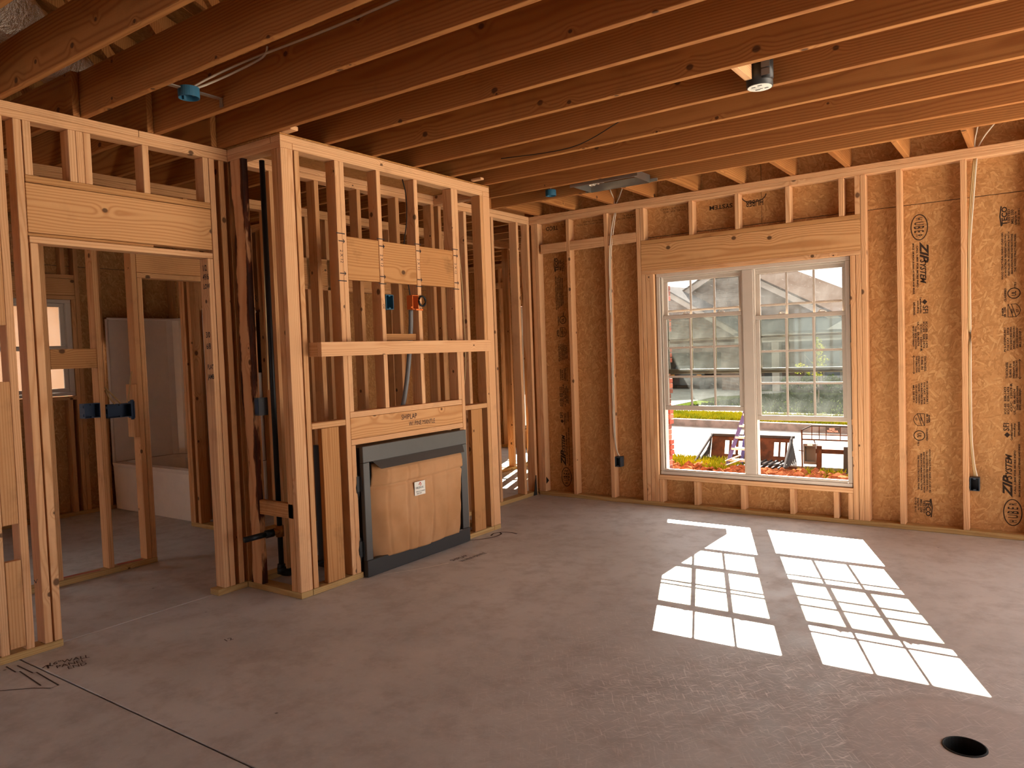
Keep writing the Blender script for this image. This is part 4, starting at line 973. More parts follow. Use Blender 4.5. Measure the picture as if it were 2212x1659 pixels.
# exterior wall on the far left, with the bath window
we = root('wall_far', (-3.58, -2.0, 0), 'structure', 'far exterior wall with small bath window', 'wall')
E0, E1 = -3.53-D, -3.53
def E_(nm, y0, y1, z0, z1, mt=W_STUD2, x0=E0, x1=E1): return board(nm, we, x0, x1, y0, y1, z0, z1, mt)
E_('sole_plate', -9.4, 2.9, 0, T, W_TREAT); E_('top_plate', -9.4, 2.9, ZP, ZT)
E_('jack_stud', -2.742, -2.704, T, 2.10); E_('stud', -2.702, -2.664, T, ZP); E_('jack_stud', -3.665, -3.627, T, 2.10); E_('stud', -3.705, -3.667, T, ZP)
E_('header_plate', -3.665, -2.704, 2.10, 2.138); E_('header', -3.665, -2.704, 2.139, 2.30, W_HEAD); E_('header_plate', -3.665, -2.704, 2.301, 2.339); E_('window_sill_plate', -3.626, -2.743, 1.13, 1.168)
for y in (-3.45, -3.1, -2.82): E_('cripple_stud', y, y+T, T, 1.13); E_('cripple_stud', y, y+T, 2.34, ZP)
for y in (-2.53, -2.49, -2.1, -1.7, -1.3, -.9, -.5, -.1, .3, .7, 1.1, 1.5, 1.9, 2.3, 2.7, -4.1, -4.5, -4.9, -7.45): E_('stud', y, y+T, T, ZP)
for y0, y1, z0, z1 in ((-9.4, -7.4, 0, 2.43), (-4.9, -3.666, 0, 2.43), (-5.8, -4.91, 0, 2.43), (-7.39, -5.81, 2.15, 2.43),  (-2.703, -1.5, 0, 2.43), (-1.498, 3.06, 0, 2.43), (-3.665, -2.704, 0, 1.168), (-3.665, -2.704, 2.10, 2.43), (-9.4, -3.2, 2.434, 3.2), (-3.198, 3.06, 2.434, 3.2)):  # gap between panels is an unseen opening added to light the hall
    plate('sheathing_panel', we, E0-.0115, E0-.0005, y0, y1, z0, z1, OSB_X)
plate('light_leak_tape', we, E0-.013, E0-.012, -9.4, 3.06, 2.37, 2.49, BLACK); plate('light_leak_tape', we, E0-.013, E0-.012, 2.90, 3.07, 0, 3.2, BLACK); plate('light_leak_tape', we, E0-.0145, E0-.0135, -1.55, -1.45, 0, 2.43, BLACK)  # strips added over the seams to block light leaks
# bath window (axes swapped : runs along y)
bw = root('window_2', (-3.57, -3.185, 1.17), 'structure', 'small almond bath window seen through the studs, brick beyond', 'window')
def bwb(nm, y0, y1, z0, z1, x0, x1, par, mt=VINYL): return plate(nm, par, x0, x1, y0, y1, z0, z1, mt, .002)
wy0, wy1, wz0, wz1 = -3.625, -2.745, 1.17, 2.098
bwb('frame_head', wy0, wy1, wz1-.035, wz1, -3.61, -3.545, bw); bwb('frame_sill', wy0, wy1, wz0, wz0+.035, -3.61, -3.545, bw); bwb('frame_jamb', wy0, wy0+.04, wz0+.035, wz1-.035, -3.61, -3.545, bw); bwb('frame_jamb', wy1-.05, wy1, wz0+.035, wz1-.035, -3.61, -3.545, bw)
for nm, z0, z1, xo in (('lower_sash', wz0+.035, 1.645, -3.575), ('upper_sash', 1.615, wz1-.035, -3.60)):
    sh = root(nm); sh.parent = bw; sh.location = Vector((xo, -3.185, z0))-wpos(bw)
    bwb('sash_rail', wy0+.04, wy1-.05, z0, z0+.04, xo, xo+.022, sh); bwb('sash_rail', wy0+.04, wy1-.05, z1-.035, z1, xo, xo+.022, sh); bwb('sash_stile', wy0+.04, wy0+.08, z0+.04, z1-.035, xo, xo+.022, sh); bwb('sash_stile', wy1-.09, wy1-.05, z0+.04, z1-.035, xo, xo+.022, sh)
    for k in (1, 2):
        yy = wy0+.08+(wy1-wy0-.17)*k/3; bwb('muntin', yy-.008, yy+.008, z0+.04, z1-.035, xo+.006, xo+.016, sh)
    bwb('pane', wy0+.08, wy1-.09, z0+.04, z1-.035, xo+.0105, xo+.0125, sh, GLASS_U)
# neighbour's brick wall outside the bath window
NBR = brickwall('neighbour_brick', (.40, .27, .235), (.33, .20, .165), (.50, .45, .41), 1.3)
nb = root('brick_house', (-6.4, -3.6, -.3), None, 'red brick side wall of the house next door seen through the bath window', 'house')
bm = bmesh.new(); add_box(bm, -6.9, -6.4, -4.6, 0.5, -.4, 2.6); me_ = obj('brick_wall', bm, NBR, nb); 
NBR.node_tree.nodes['Mapping'].inputs['Rotation'].default_value = (PI/2, 0, PI/2)
bm = bmesh.new(); add_poly(bm, [(-7.2, -4.9, 2.6), (-6.0, -4.9, 2.6), (-9.0, -4.9, 4.3)], (0, 5.7, 0)); obj('roof', bm, flat('dark_shingle', (.07, .06, .055), .9), nb)
# bathtub and surround
tb = root('bathtub', (-2.78, -2.05, 0), None, 'white one-piece bathtub with tall surround walls in the bath', 'bathtub')
tx0, tx1, ty0, ty1 = -3.520, -2.025, -2.450, -1.690
bm = bmesh.new(); n = 10
def rr_(x0, x1, y0, y1, r, z, n=6):
    pts = []
    for (cx_, cy_, a0) in ((x1-r, y1-r, 0), (x0+r, y1-r, PI/2), (x0+r, y0+r, PI), (x1-r, y0+r, 3*PI/2)):
        for k in range(n+1): a = a0+PI/2*k/n; pts.append((cx_+r*math.cos(a), cy_+r*math.sin(a), z))
    return pts
loops = [rr_(tx0, tx1, ty0+.02, ty1, .012, .002), rr_(tx0, tx1, ty0+.01, ty1, .012, .43), rr_(tx0, tx1, ty0, ty1, .02, .455), rr_(tx0, tx1, ty0, ty1, .02, .47), rr_(tx0+.06, tx1-.06, ty0+.07, ty1-.05, .12, .475), rr_(tx0+.075, tx1-.075, ty0+.085, ty1-.065, .13, .44), rr_(tx0+.14, tx1-.12, ty0+.14, ty1-.10, .16, .16), rr_(tx0+.2, tx1-.2, ty0+.2, ty1-.16, .14, .12)]
vv = [[bm.verts.new(p_) for p_ in lp] for lp in loops]
for a, b in zip(vv, vv[1:]):
    for k in range(len(a)): bm.faces.new((a[k], a[(k+1) % len(a)], b[(k+1) % len(a)], b[k]))
bm.faces.new(vv[-1]); bm.faces.new(vv[0][::-1]); obj('tub_basin', bm, TUB, tb)
bm = bmesh.new()
def uprofile(z): return [(tx0+.005, ty0+.03, z), (tx0+.012, ty1-.11, z), (tx0+.03, ty1-.05, z), (tx0+.09, ty1-.012, z), (tx1-.09, ty1-.012, z), (tx1-.03, ty1-.05, z), (tx1-.012, ty1-.11, z), (tx1-.005, ty0+.03, z)]
for off, flip_ in ((0, 0),):
    a = [bm.verts.new(p_) for p_ in uprofile(.474)]; b = [bm.verts.new(p_) for p_ in uprofile(1.915)]
    for k in range(7): bm.faces.new((a[k], a[k+1], b[k+1], b[k]))
sw_ = obj('surround_wall', bm, TUB, tb); md = sw_.modifiers.new('thickness', 'SOLIDIFY'); md.thickness = .004; md.offset = 0
bm = bmesh.new(); add_tube(bm, [(p_[0], p_[1], 1.918) for p_ in uprofile(0)], .014, 8); obj('surround_flange', bm, TUB, tb, True)
bm = bmesh.new(); add_tube(bm, [(tx0+.012, ty0+.02, .47), (tx0+.012, ty0+.02, 1.915)], .016, 8); add_tube(bm, [(tx1-.012, ty0+.02, .47), (tx1-.012, ty0+.02, 1.915)], .016, 8); obj('front_flange', bm, TUB, tb, True)
bm = bmesh.new(); add_box(bm, tx1-.36, tx1-.012, ty1-.13, ty1-.02, .474, 1.33); obj('corner_shelf', bm, TUB, tb)
# insulated wall behind the tub
wi = root('wall_tub', (-2.78, -1.6, 0), 'structure', 'insulated stud wall behind the bathtub', 'wall')
for x in (-3.5, -3.1, -2.7, -2.3, -1.95): board('stud', wi, x, x+T, -1.66, -1.66+D, T, ZP, W_STUD2)
board('top_plate', wi, -3.53, -1.23, -1.66, -1.571, ZP, ZT, W_STUD2); board('sole_plate', wi, -3.53, -1.23, -1.66, -1.571, 0, T, W_TREAT)
for x in (-3.46, -3.06, -2.66, -2.26):
    ib = plate('insulation_batt', wi, x, x+.36, -1.655, -1.58, T+.01, ZP-.01, KRAFT, .01)
    text('printed_lettering', ib, 'R-13', .10, (x+.08, -1.656, 2.02), (1, 0, 0), (0, 0, 1), INK, 1)
# ------------------------------------------------------------------ wing room beyond (front wall y = 2.96)
ww = root('wall_front', (-1.8, 3.0, 0), 'structure', 'front wall of the next room with its own window', 'wall')
def W_(nm, x0, x1, z0, z1, mt=W_STUD2, y0=2.96, y1=2.96+D): return board(nm, ww, x0, x1, y0, y1, z0, z1, mt)
W_('sole_plate', -3.53, 0, 0, T, W_TREAT); W_('top_plate', -3.53, 0, ZP, ZP+T); W_('top_plate', -3.53, 0, ZP+T, ZT)
for x in (-3.35, -2.95, -2.555, -.42, -.06): W_('stud', x, x+T, T, ZP)
for x in (-2.30, -.56): W_('stud', x, x+T, T, ZP)
for x in (-2.262, -.60): W_('jack_stud', x, x+T, T, 2.11)
W_('header_plate', -2.262, -.56, 2.111, 2.148); W_('header', -2.262, -.56, 2.149, 2.385, W_HEAD); W_('window_sill_plate', -2.224, -.60, .25, .287)
for x in (-2.2, -1.8, -1.4, -1.0, -.65): W_('cripple_stud', x, x+T, T, .249); W_('cripple_stud', x, x+T, 2.386, ZP)
W_('blocking', -2.915, -2.556, 2.40, 2.489, W_STUD2, 2.96, 2.998); W_('blocking', -2.516, -2.301, 2.40, 2.489, W_STUD2, 2.96, 2.998)
for x0, x1, z0, z1 in ((-3.63, -2.41, 0, 2.43), (-2.408, -2.225, 0, 2.43), (-2.224, -.60, 0, .288), (-2.224, -.60, 2.11, 2.43), (-.599, .0, 0, 2.43), (-3.63, .0, 2.434, 4.2)):
    plate('sheathing_panel', ww, x0, x1, 2.96+D+.0005, 2.96+D+.0115, z0, z1, OSB)
plate('light_leak_tape', ww, -3.63, 0, 2.96+D+.012, 2.96+D+.013, 2.37, 2.49, BLACK); plate('light_leak_tape', ww, -2.45, -2.37, 2.96+D+.012, 2.96+D+.013, 0, 2.369, BLACK)  # added to keep daylight from leaking through these seams
window_unit('window_3', -2.222, -.602, .288, 2.105, 2.985, {'mull': [(-1.458, -1.366)], 'sash': [(-2.172, -1.470, .80, 1.676, 1.195, 2.06), (-1.354, -.652, .80, 1.676, 1.195, 2.06)]}, 'twin double-hung window of the next room beyond the corner studs')
# wing side wall : sheathing + brick veneer with projecting quoin bricks
wg = root('wall_wing', (.06, 1.6, -.3), 'structure', 'brick side wall of the projecting wing outside the window', 'wall')
for y in (.12, .55, .96, 1.37, 1.78, 2.19, 2.6, 2.9): board('stud', wg, -D, -.001, y, y+T, T, ZP, W_STUD2)
board('sole_plate', wg, -D, -.001, .1, 2.96, 0, T, W_TREAT); board('top_plate', wg, -D, -.001, .1, 2.96, ZP, ZT, W_STUD2)
plate('sheathing_panel', wg, .0, .011, .105, 3.06, -.02, 2.9, OSB_X)
WBR = brickwall('wing_brick', (.36, .085, .05), (.24, .06, .04), (.45, .36, .3)); WBR.node_tree.nodes['Mapping'].inputs['Rotation'].default_value = (PI/2, 0, PI/2)
plate('brick_veneer', wg, .030, .115, .12, 2.98, -.40, 2.52, WBR)
rb_ = random.Random(5)
for k in range(43):
    z = -.40+.0677*k; out = .020 if (k // 3) % 2 == 0 else .0
    bk = BRICKS[rb_.choice((0, 0, 0, 2, 1))]
    if out == 0 and rb_.random() < .45: bk = BRICKS[1]
    plate('brick', wg, .030, .122+out, 2.985, 3.085+out, z+.004, z+.0637, bk, .003)
plate('mortar_core', wg, .031, .116, 2.9845, 3.08, -.40, 2.51, MORTAR)
plate('brick_veneer', wg, -3.7, .028, 3.065, 3.12, -.40, .20, WBR)
# wing roof : gable with deep eave on the right that shades the window
wr = root('roof_wing', (-1.8, 1.6, 2.6), 'structure', 'gable roof of the projecting wing with a deep right eave', 'roof')
DSH = flat('brown_shingle', (.16, .11, .085), .9)
def gab(nm, pts, y0, y1, mt):
    bm = bmesh.new(); add_poly(bm, [(x, y0, z) for x, z in pts], (0, y1-y0, 0)); return obj(nm, bm, mt, wr)
gab('roof_plane', [(.735, 2.62), (-1.8, 4.02), (-1.8, 3.96), (.70, 2.575)], .13, 3.05, DSH); gab('roof_plane', [(-4.4, 2.62), (-1.8, 4.02), (-1.8, 3.96), (-4.36, 2.575)], .13, 3.05, DSH)
gab('fascia', [(.735, 2.50), (.735, 2.62), (.712, 2.62), (.712, 2.50)], .13, 3.05, VINYL); gab('soffit', [(.712, 2.505), (.712, 2.515), (.13, 2.515), (.13, 2.505)], .13, 3.05, VINYL)

# ------------------------------------------------------------------ other sides of the room, out of view, with openings added for light
wr2 = root('wall_right', (7.0, -4, 0), 'structure', 'unseen right side of the great room, left open to admit light', 'wall')  # side left open so sky light fills the room
for y in (-.05, -.46, -8.3, -8.7, -9.1, -9.5): board('stud', wr2, 6.91, 6.99, y, y+T, T, ZP, ST)
board('top_plate', wr2, 6.91, 6.999, -9.6, 0, ZP, ZT, ST); board('sole_plate', wr2, 6.91, 6.999, -9.6, -8.0, 0, T, W_TREAT)
for y in (-2.4, -4.6, -6.8): board('post', wr2, 6.91, 6.999, y, y+D, T, ZP, ST)
wk = root('wall_near', (3, -9.5, 0), 'structure', 'sheathed wall behind the camera', 'wall')
for i in range(4): plate('sheathing_panel', wr2, 7.0005, 7.0115, -9.5+1.3*i, -9.5+1.3*i+1.297, 0, 2.77, OSB)  # unseen panels added to hold light off the joist sides
for i in range(18): board('stud', wk, -3.5+.6*i, -3.5+.6*i+T, -9.5, -9.42, T, ZP, ST)
plate('sheathing_panel', wk, .001, 1.797, -9.52, -9.505, 0, .85, OSB); plate('sheathing_panel', wk, .001, 1.797, -9.52, -9.505, 2.1, 2.77, OSB)  # gap between these panels is an opening added to light the chase side
for i in (0, 1, 3, 4, 5): plate('sheathing_panel', wk, -3.6+1.8*i, -3.6+1.8*i+1.797, -9.52, -9.505, 0, 2.77, OSB)

# ------------------------------------------------------------------ outdoors
TH = math.radians(-8.3); eu = Vector((math.cos(TH), math.sin(TH), 0)); ev = Vector((-math.sin(TH), math.cos(TH), 0))
def O(u, v, z): return eu*u+ev*v+Vector((0, 0, z))
def oprism(name, pts, vec, mt, par=None):
    bm = bmesh.new(); add_poly(bm, [O(*p_) for p_ in pts], eu*vec[0]+ev*vec[1]+Vector((0, 0, vec[2]))); return obj(name, bm, mt, par)
def obox(name, u0, u1, v0, v1, z0, z1, mt, par=None): return oprism(name, [(u0, v0, z0), (u1, v0, z0), (u1, v1, z0), (u0, v1, z0)], (0, 0, z1-z0), mt, par)
M_STREET = two_tone('street_concrete', (.22, .20, .175), (.19, .17, .15), 2.0)
M_CURB = two_tone('curb_concrete', (.15, .115, .10), (.10, .08, .07), 5.0)
M_GRASS = two_tone('lawn_soil', (.045, .055, .008), (.03, .04, .006), 6.0)
M_BLADE_SHADE = two_tone('shaded_grass_blade', (.030, .042, .010), (.018, .028, .007), 3.0)  # lawn shade is put into this darker blade colour
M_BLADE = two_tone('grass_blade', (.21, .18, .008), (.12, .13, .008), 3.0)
M_SOIL = two_tone('red_clay', (.040, .0125, .0055), (.022, .007, .003), 9.0, .9, .6)
M_SIDING = two_tone('lap_siding', (.15, .125, .105), (.13, .11, .095), 3.0)
M_TRIM = flat('pale_trim', (.24, .205, .18), .6)
M_HROOF = two_tone('roof_shingles', (.066, .046, .036), (.048, .033, .026), 22.0, 1.0)
M_HROOF2 = two_tone('dark_roof_shingles', (.10, .095, .095), (.075, .07, .07), 22.0, .9)
M_HBRICK = brickwall('house_brick', (.13, .085, .065), (.09, .06, .05), (.17, .145, .125), 1.6)
M_HBRICK.node_tree.nodes['Mapping'].inputs['Rotation'].default_value = (PI/2, 0, TH)
M_DARK = flat('dark_interior', (.03, .03, .03), .8)
M_WIN = flat('house_window_glass', (.12, .13, .15), .15, 0, .6)
gr = root('ground', (0, 8, -.4), 'structure', 'ground outside the window with street and lawns', 'ground')
obox('street', -40, 40, 5.35, 9.55, -.6, -.40, M_STREET, gr)
for i in range(13): obox('curb', -30+4.6*i, -30+4.6*i+4.585, 9.55, 9.75, -.6, -.24, M_CURB, gr)
obox('far_verge', -40, 40, 9.75, 11.25, -.6, -.25, M_GRASS, gr)
obox('sidewalk', -40, 40, 11.25, 11.90, -.6, -.245, M_STREET, gr)
oprism('far_lawn', [(-6.3, 11.90, -.6), (40, 11.90, -.6), (40, 40, -.6), (-7.2, 40, -.6), (-7.2, 17.2, -.6)], (0, 0, .33), M_GRASS, gr)
oprism('driveway', [(-40, 11.90, -.6), (-6.31, 11.90, -.6), (-7.21, 17.2, -.6), (-7.21, 40, -.6), (-40, 40, -.6)], (0, 0, .34), M_STREET, gr)
oprism('front_walk', [(-7.2, 17.2, -.3), (-6.9, 17.2, -.3), (-6.0, 18.6, -.3), (-6.0, 19.6, -.3), (-7.2, 19.6, -.3)], (0, 0, .045), M_STREET, gr)
obox('near_verge', -40, 40, .9, 5.35, -.7, -.42, M_SOIL, gr)
bm = bmesh.new(); add_poly(bm, [(-8, .14, -.7), (12, .14, -.7), (12, 3.6, -.7), (-8, 3.6, -.7)], (0, 0, .33)); obj('house_yard', bm, M_SOIL, gr)
bm = bmesh.new(); add_poly(bm, [(-40, -40, -.7), (-3.8, -40, -.7), (-3.8, 3, -.7), (-40, 3, -.7)], (0, 0, .4)); obj('left_yard', bm, M_SOIL, gr)
bm = bmesh.new(); add_poly(bm, [(7.4, -60, -.7), (60, -60, -.7), (60, 40, -.7), (7.4, 3, -.7)], (0, 0, .55)); obj('bounce_ground', bm, two_tone('pale_concrete', (.50, .47, .42), (.44, .41, .36), 1.5), gr)  # unseen pale ground added to bounce sunlight into the room
# grass as real blades
def blades(name, region, cnt, h, mt, label, seed, zf):
    r = random.Random(seed); vs = []; fs = []
    for i in range(cnt):
        u = r.uniform(*region[0]); v = r.uniform(*region[1]); hh = h*r.uniform(.5, 1.2); a = r.uniform(0, PI); wv = .012+.01*r.random()
        p_ = O(u, v, zf); d_ = Vector((math.cos(a), math.sin(a), 0))*wv; t_ = Vector((r.uniform(-.5, .5), r.uniform(-.5, .5), 1))*hh
        k = len(vs); vs += [p_-d_, p_+d_, p_+t_]; fs.append((k, k+1, k+2))
    me = bpy.data.meshes.new(name); me.from_pydata(vs, [], fs); me.materials.append(mt); o = link(name, me); o['kind'] = 'stuff'; tag(o, label, 'grass'); return o
blades('grass', ((-6.5, 2.5), (9.76, 11.24)), 22000, .085, M_BLADE, 'sunlit yellow-green grass strip behind the far curb', 1, -.25)
blades('grass', ((-6.0, 3), (11.95, 18.2)), 20000, .07, M_BLADE_SHADE, 'shaded green lawn in front of the house across the street', 2, -.27)
blades('grass', ((-2.2, -.35), (4.55, 5.34)), 2600, .09, M_BLADE, 'patchy grass beside the red clay near the bucket', 3, -.42)
blades('grass', ((.55, 2.2), (4.2, 5.3)), 750, .07, M_BLADE, 'patchy grass around the pallet fork frame', 4, -.42)
# clods of clay
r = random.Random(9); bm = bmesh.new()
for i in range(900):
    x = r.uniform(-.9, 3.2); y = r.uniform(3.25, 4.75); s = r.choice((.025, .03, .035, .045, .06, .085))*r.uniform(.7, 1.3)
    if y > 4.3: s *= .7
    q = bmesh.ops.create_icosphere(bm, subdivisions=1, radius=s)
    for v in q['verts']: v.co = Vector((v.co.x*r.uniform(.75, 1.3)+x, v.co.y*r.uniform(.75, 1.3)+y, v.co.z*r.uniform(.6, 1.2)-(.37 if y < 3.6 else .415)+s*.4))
o = obj('clay_clods', bm, two_tone('clay_clod', (.17, .055, .024), (.10, .032, .014), 30.0)); o['kind'] = 'stuff'; tag(o, 'broken red clay clods heaped below the window', 'soil')  # clod colour lightened above the soil's to offset their backlit sides
# skeleton bucket
RUST = two_tone('rusty_steel', (.065, .026, .014), (.035, .017, .011), 8.0, .7); STEEL = flat('worn_steel', (.030, .026, .024), .8, 0, .03)
bk = root('skeleton_bucket', (.35, 5.2, -.42), None, 'rusty steel skeleton bucket with slotted back beside the street', 'loader attachment')
bx0, bx1 = -.33, 1.05
def slot_panel(name, o0, ua, va, W, Hh, slots, th, mt, par):
    """flat panel W x Hh with rectangular slots (list of (a0,a1,b0,b1)), real openings, ua/va in-plane axes"""
    ua = Vector(ua); va = Vector(va).normalized(); nn = ua.normalized().cross(va)*th; ua = ua.normalized(); bm = bmesh.new()
    xs = sorted({0, W, *[s[0] for s in slots], *[s[1] for s in slots]}); zs_ = sorted({0, Hh, *[s[2] for s in slots], *[s[3] for s in slots]})
    for i in range(len(xs)-1):
        for j in range(len(zs_)-1):
            mx, mz = (xs[i]+xs[i+1])/2, (zs_[j]+zs_[j+1])/2
            if any(s[0] < mx < s[1] and s[2] < mz < s[3] for s in slots): continue
            pts = [Vector(o0)+ua*a+va*b for a, b in ((xs[i], zs_[j]), (xs[i+1], zs_[j]), (xs[i+1], zs_[j+1]), (xs[i], zs_[j+1]))]
            add_poly(bm, pts, nn)
    return obj(name, bm, mt, par)
sl = [(a, a+.07, .08, .30) for a in (.22, .33, .44, 1.0, 1.10, 1.20)]
slot_panel('bucket_back', (bx0+.05, 5.55, -.40), (1, 0, 0), (0, .10, .36), bx1-bx0-.10, .37, sl, .012, RUST, bk)
bm = bmesh.new(); add_box(bm, bx0+.03, bx1-.03, 5.62, 5.68, -.045, -.005); obj('top_lip', bm, STEEL, bk)
for k in range(15):
    x = bx0+.06+.087*k; bm = bmesh.new(); add_poly(bm, [(x, 4.95, -.41), (x, 5.56, -.41), (x, 5.56, -.37), (x, 4.95, -.40)], (.022, 0, 0)); obj('floor_tine', bm, STEEL, bk)
for s, xx in ((0, bx0), (1, bx1)):
    for k in range(6):
        t0 = k/5; yb = 5.05+.50*t0; bm = bmesh.new()
        add_poly(bm, [(xx, yb, -.41), (xx, yb+.035, -.41), (xx+(.06 if s == 0 else -.06), 5.50+.04*t0+.03, -.04-.14*(1-t0)), (xx+(.06 if s == 0 else -.06), 5.50+.04*t0-.01, -.04-.14*(1-t0))], (.014, 0, 0)); obj('side_bar', bm, STEEL, bk)
    bm = bmesh.new(); add_tube(bm, [(xx, 4.95, -.40), (xx+(.06 if s == 0 else -.06), 5.62, -.02)], .02, 6); obj('side_edge', bm, STEEL, bk)
# step ladder, folded and leaning on the bucket
PUR = flat('violet_fibreglass', (.05, .05, .17), .5); ALU = flat('aluminium_step', (.55, .52, .52), .35, .7)
ld = root('step_ladder', (.45, 5.0, -.42), None, 'violet-blue fibreglass step ladder standing in front of the skeleton bucket', 'ladder')
for (xa_, xb_) in ((.23, .555), (.66, .60)):
    bm = bmesh.new(); add_poly(bm, [(xa_, 4.72, -.41), (xa_+.055, 4.72, -.41), (xb_+.055, 4.80, .55), (xb_, 4.80, .55)], (0, .03, 0)); obj('rail', bm, PUR, ld)
bm = bmesh.new(); add_poly(bm, [(.34, 5.10, -.41), (.385, 5.10, -.41), (.60, 4.86, .50), (.555, 4.86, .50)], (0, .025, 0)); obj('rear_rail', bm, PUR, ld)
for z in (-.29, -.12, .05, .22, .39):
    f_ = (z+.41)/.96; bm = bmesh.new(); add_box(bm, .23+.325*f_+.02, .67-.06*f_, 4.70+.08*f_, 4.79+.08*f_, z-.012, z+.018); obj('step', bm, ALU, ld)
for z in (-.37, -.30): 
    bm = bmesh.new(); add_tube(bm, [(.26, 4.71, z), (.50, 4.70, z+.10)], .012, 6); obj('brace', bm, ALU, ld)
# pallet fork frame
fk = root('pallet_fork_frame', (1.7, 5.0, -.42), None, 'pallet fork frame with upright guard rails standing right of the bucket', 'loader attachment')
def bar(nm, p0, p1, r_, mt=RUST):
    bm = bmesh.new(); add_tube(bm, [p0, p1], r_, 6); return obj(nm, bm, mt, fk)
yk = 5.0
bm = bmesh.new(); add_box(bm, 1.29, 2.05, yk, yk+.03, .095, .108); obj('rail', bm, RUST, fk)
bar('guard_rail', (1.42, yk+.05, .225), (2.35, yk+.05, .225), .011, STEEL); bar('guard_rail', (1.30, yk, .03), (2.35, yk, .03), .012)
bar('guard_brace', (1.30, yk, .165), (1.42, yk+.05, .225), .009, STEEL); bar('guard_post', (1.295, yk, -.42), (1.295, yk, .17), .012)
for x in (1.425, 1.525, 1.62, 1.81, 1.91, 2.01, 2.11): bar('guard_bar', (x, yk+.03, .03), (x, yk+.05, .225), .0065)
pl = plate('name_plate', fk, 1.62, 1.808, yk+.03, yk+.035, .135, .212, BLACK, .001)
text('plate_lettering', pl, 'SKID', .036, (1.665, yk+.0285, .175), (1, 0, 0), (0, 0, 1), flat('pink_lettering', (.75, .35, .30), .5), 1, 0, .001)
text('plate_lettering', pl, 'TRACTOR', .034, (1.635, yk+.0285, .143), (1, 0, 0), (0, 0, 1), bpy.data.materials['pink_lettering'], .95, 0, .001)
for x in (1.31, 1.975):
    bm = bmesh.new()
    for b in ((x, x+.02, yk, yk+.10, -.33, -.03), (x+.16, x+.18, yk, yk+.10, -.33, -.03), (x+.02, x+.16, yk, yk+.10, -.07, -.03), (x+.02, x+.16, yk, yk+.10, -.33, -.29), (x+.02, x+.16, yk+.09, yk+.10, -.29, -.07)): add_box(bm, *b)
    obj('hitch_pocket', bm, GREYM, fk); bm = bmesh.new(); add_box(bm, x+.06, x+.13, yk-.002, yk, -.058, -.038); obj('decal', bm, WHITE, fk)
    bar('support', (x+.17, yk, -.03), (x+.15, yk, .03), .008)
bm = bmesh.new(); add_box(bm, 1.49, 1.98, yk-.03, yk, -.16, -.10); obj('cross_member', bm, RUST, fk)
bm = bmesh.new(); add_box(bm, 1.30, 2.3, yk-.01, yk+.02, -.40, -.36); obj('base_bar', bm, GREYM, fk)
for x in (1.50, 1.86):
    bm = bmesh.new(); add_poly(bm, [(x, yk-.06, -.43), (x+.068, yk-.06, -.43), (x+.078, yk-.06, -.05), (x+.01, yk-.06, -.05)], (0, .03, 0)); add_poly(bm, [(x, yk-.06, -.43), (x+.068, yk-.06, -.43), (x-.05, yk-.75, -.42), (x-.13, yk-.75, -.42)], (0, 0, .02)); obj('fork_tine', bm, RUST if x < 1.6 else STEEL, fk)
bar('lever', (1.25, yk-.01, -.13), (1.31, yk, -.14), .008)

# house across the street
hs = root('brick_house', (O(-6.5, 20, -.4)), None, 'shaded brick and siding house with gables across the street', 'house')
V0 = 20.0
def hb(nm, u0, u1, v0, v1, z0, z1, mt): return obox(nm, u0, u1, v0, v1, z0, z1, mt, hs)
hb('garage_pier', -7.98+.0-.62, -7.90, V0, V0+.5, -.45, 1.86, M_HBRICK)          # right pier of the garage
hb('garage_wall', -13.2, -10.95, V0, V0+.3, -.45, 1.86, M_HBRICK)
hb('garage_lintel', -10.95, -8.6, V0, V0+.3, 1.16, 1.86, M_HBRICK)
hb('garage_interior', -13.2, -8.3, V0+5.6, V0+5.8, -.45, 1.86, M_DARK); hb('garage_interior', -8.3, -8.2, V0+.5, V0+5.6, -.45, 1.86, M_DARK); hb('garage_interior', -13.2, -8.2, V0+.3, V0+5.8, 1.86, 1.95, M_DARK)
oprism('garage_gable', [(-14.0, V0+.01, 1.862), (-7.9, V0+.01, 1.862), (-10.95, V0+.01, 3.62)], (0, .2, 0), M_HBRICK, hs)
oprism('rake_board', [(-7.55, V0-.25, 1.50), (-7.55, V0-.25, 1.72), (-10.95, V0-.25, 3.73), (-10.95, V0-.25, 3.50)], (0, .10, 0), M_TRIM, hs)
oprism('rake_board', [(-14.4, V0-.25, 1.50), (-14.4, V0-.25, 1.72), (-10.95, V0-.25, 3.73), (-10.95, V0-.25, 3.50)], (0, .10, 0), M_TRIM, hs)
oprism('roof_plane', [(-7.5, V0-.28, 1.70), (-10.95, V0-.28, 3.72), (-10.95, V0-.28, 3.77), (-7.45, V0-.28, 1.75)], (0, 5.5, 0), M_HROOF2, hs)
oprism('roof_plane', [(-14.45, V0-.28, 1.70), (-10.95, V0-.28, 3.72), (-10.95, V0-.28, 3.77), (-14.5, V0-.28, 1.75)], (0, 5.5, 0), M_HROOF, hs)
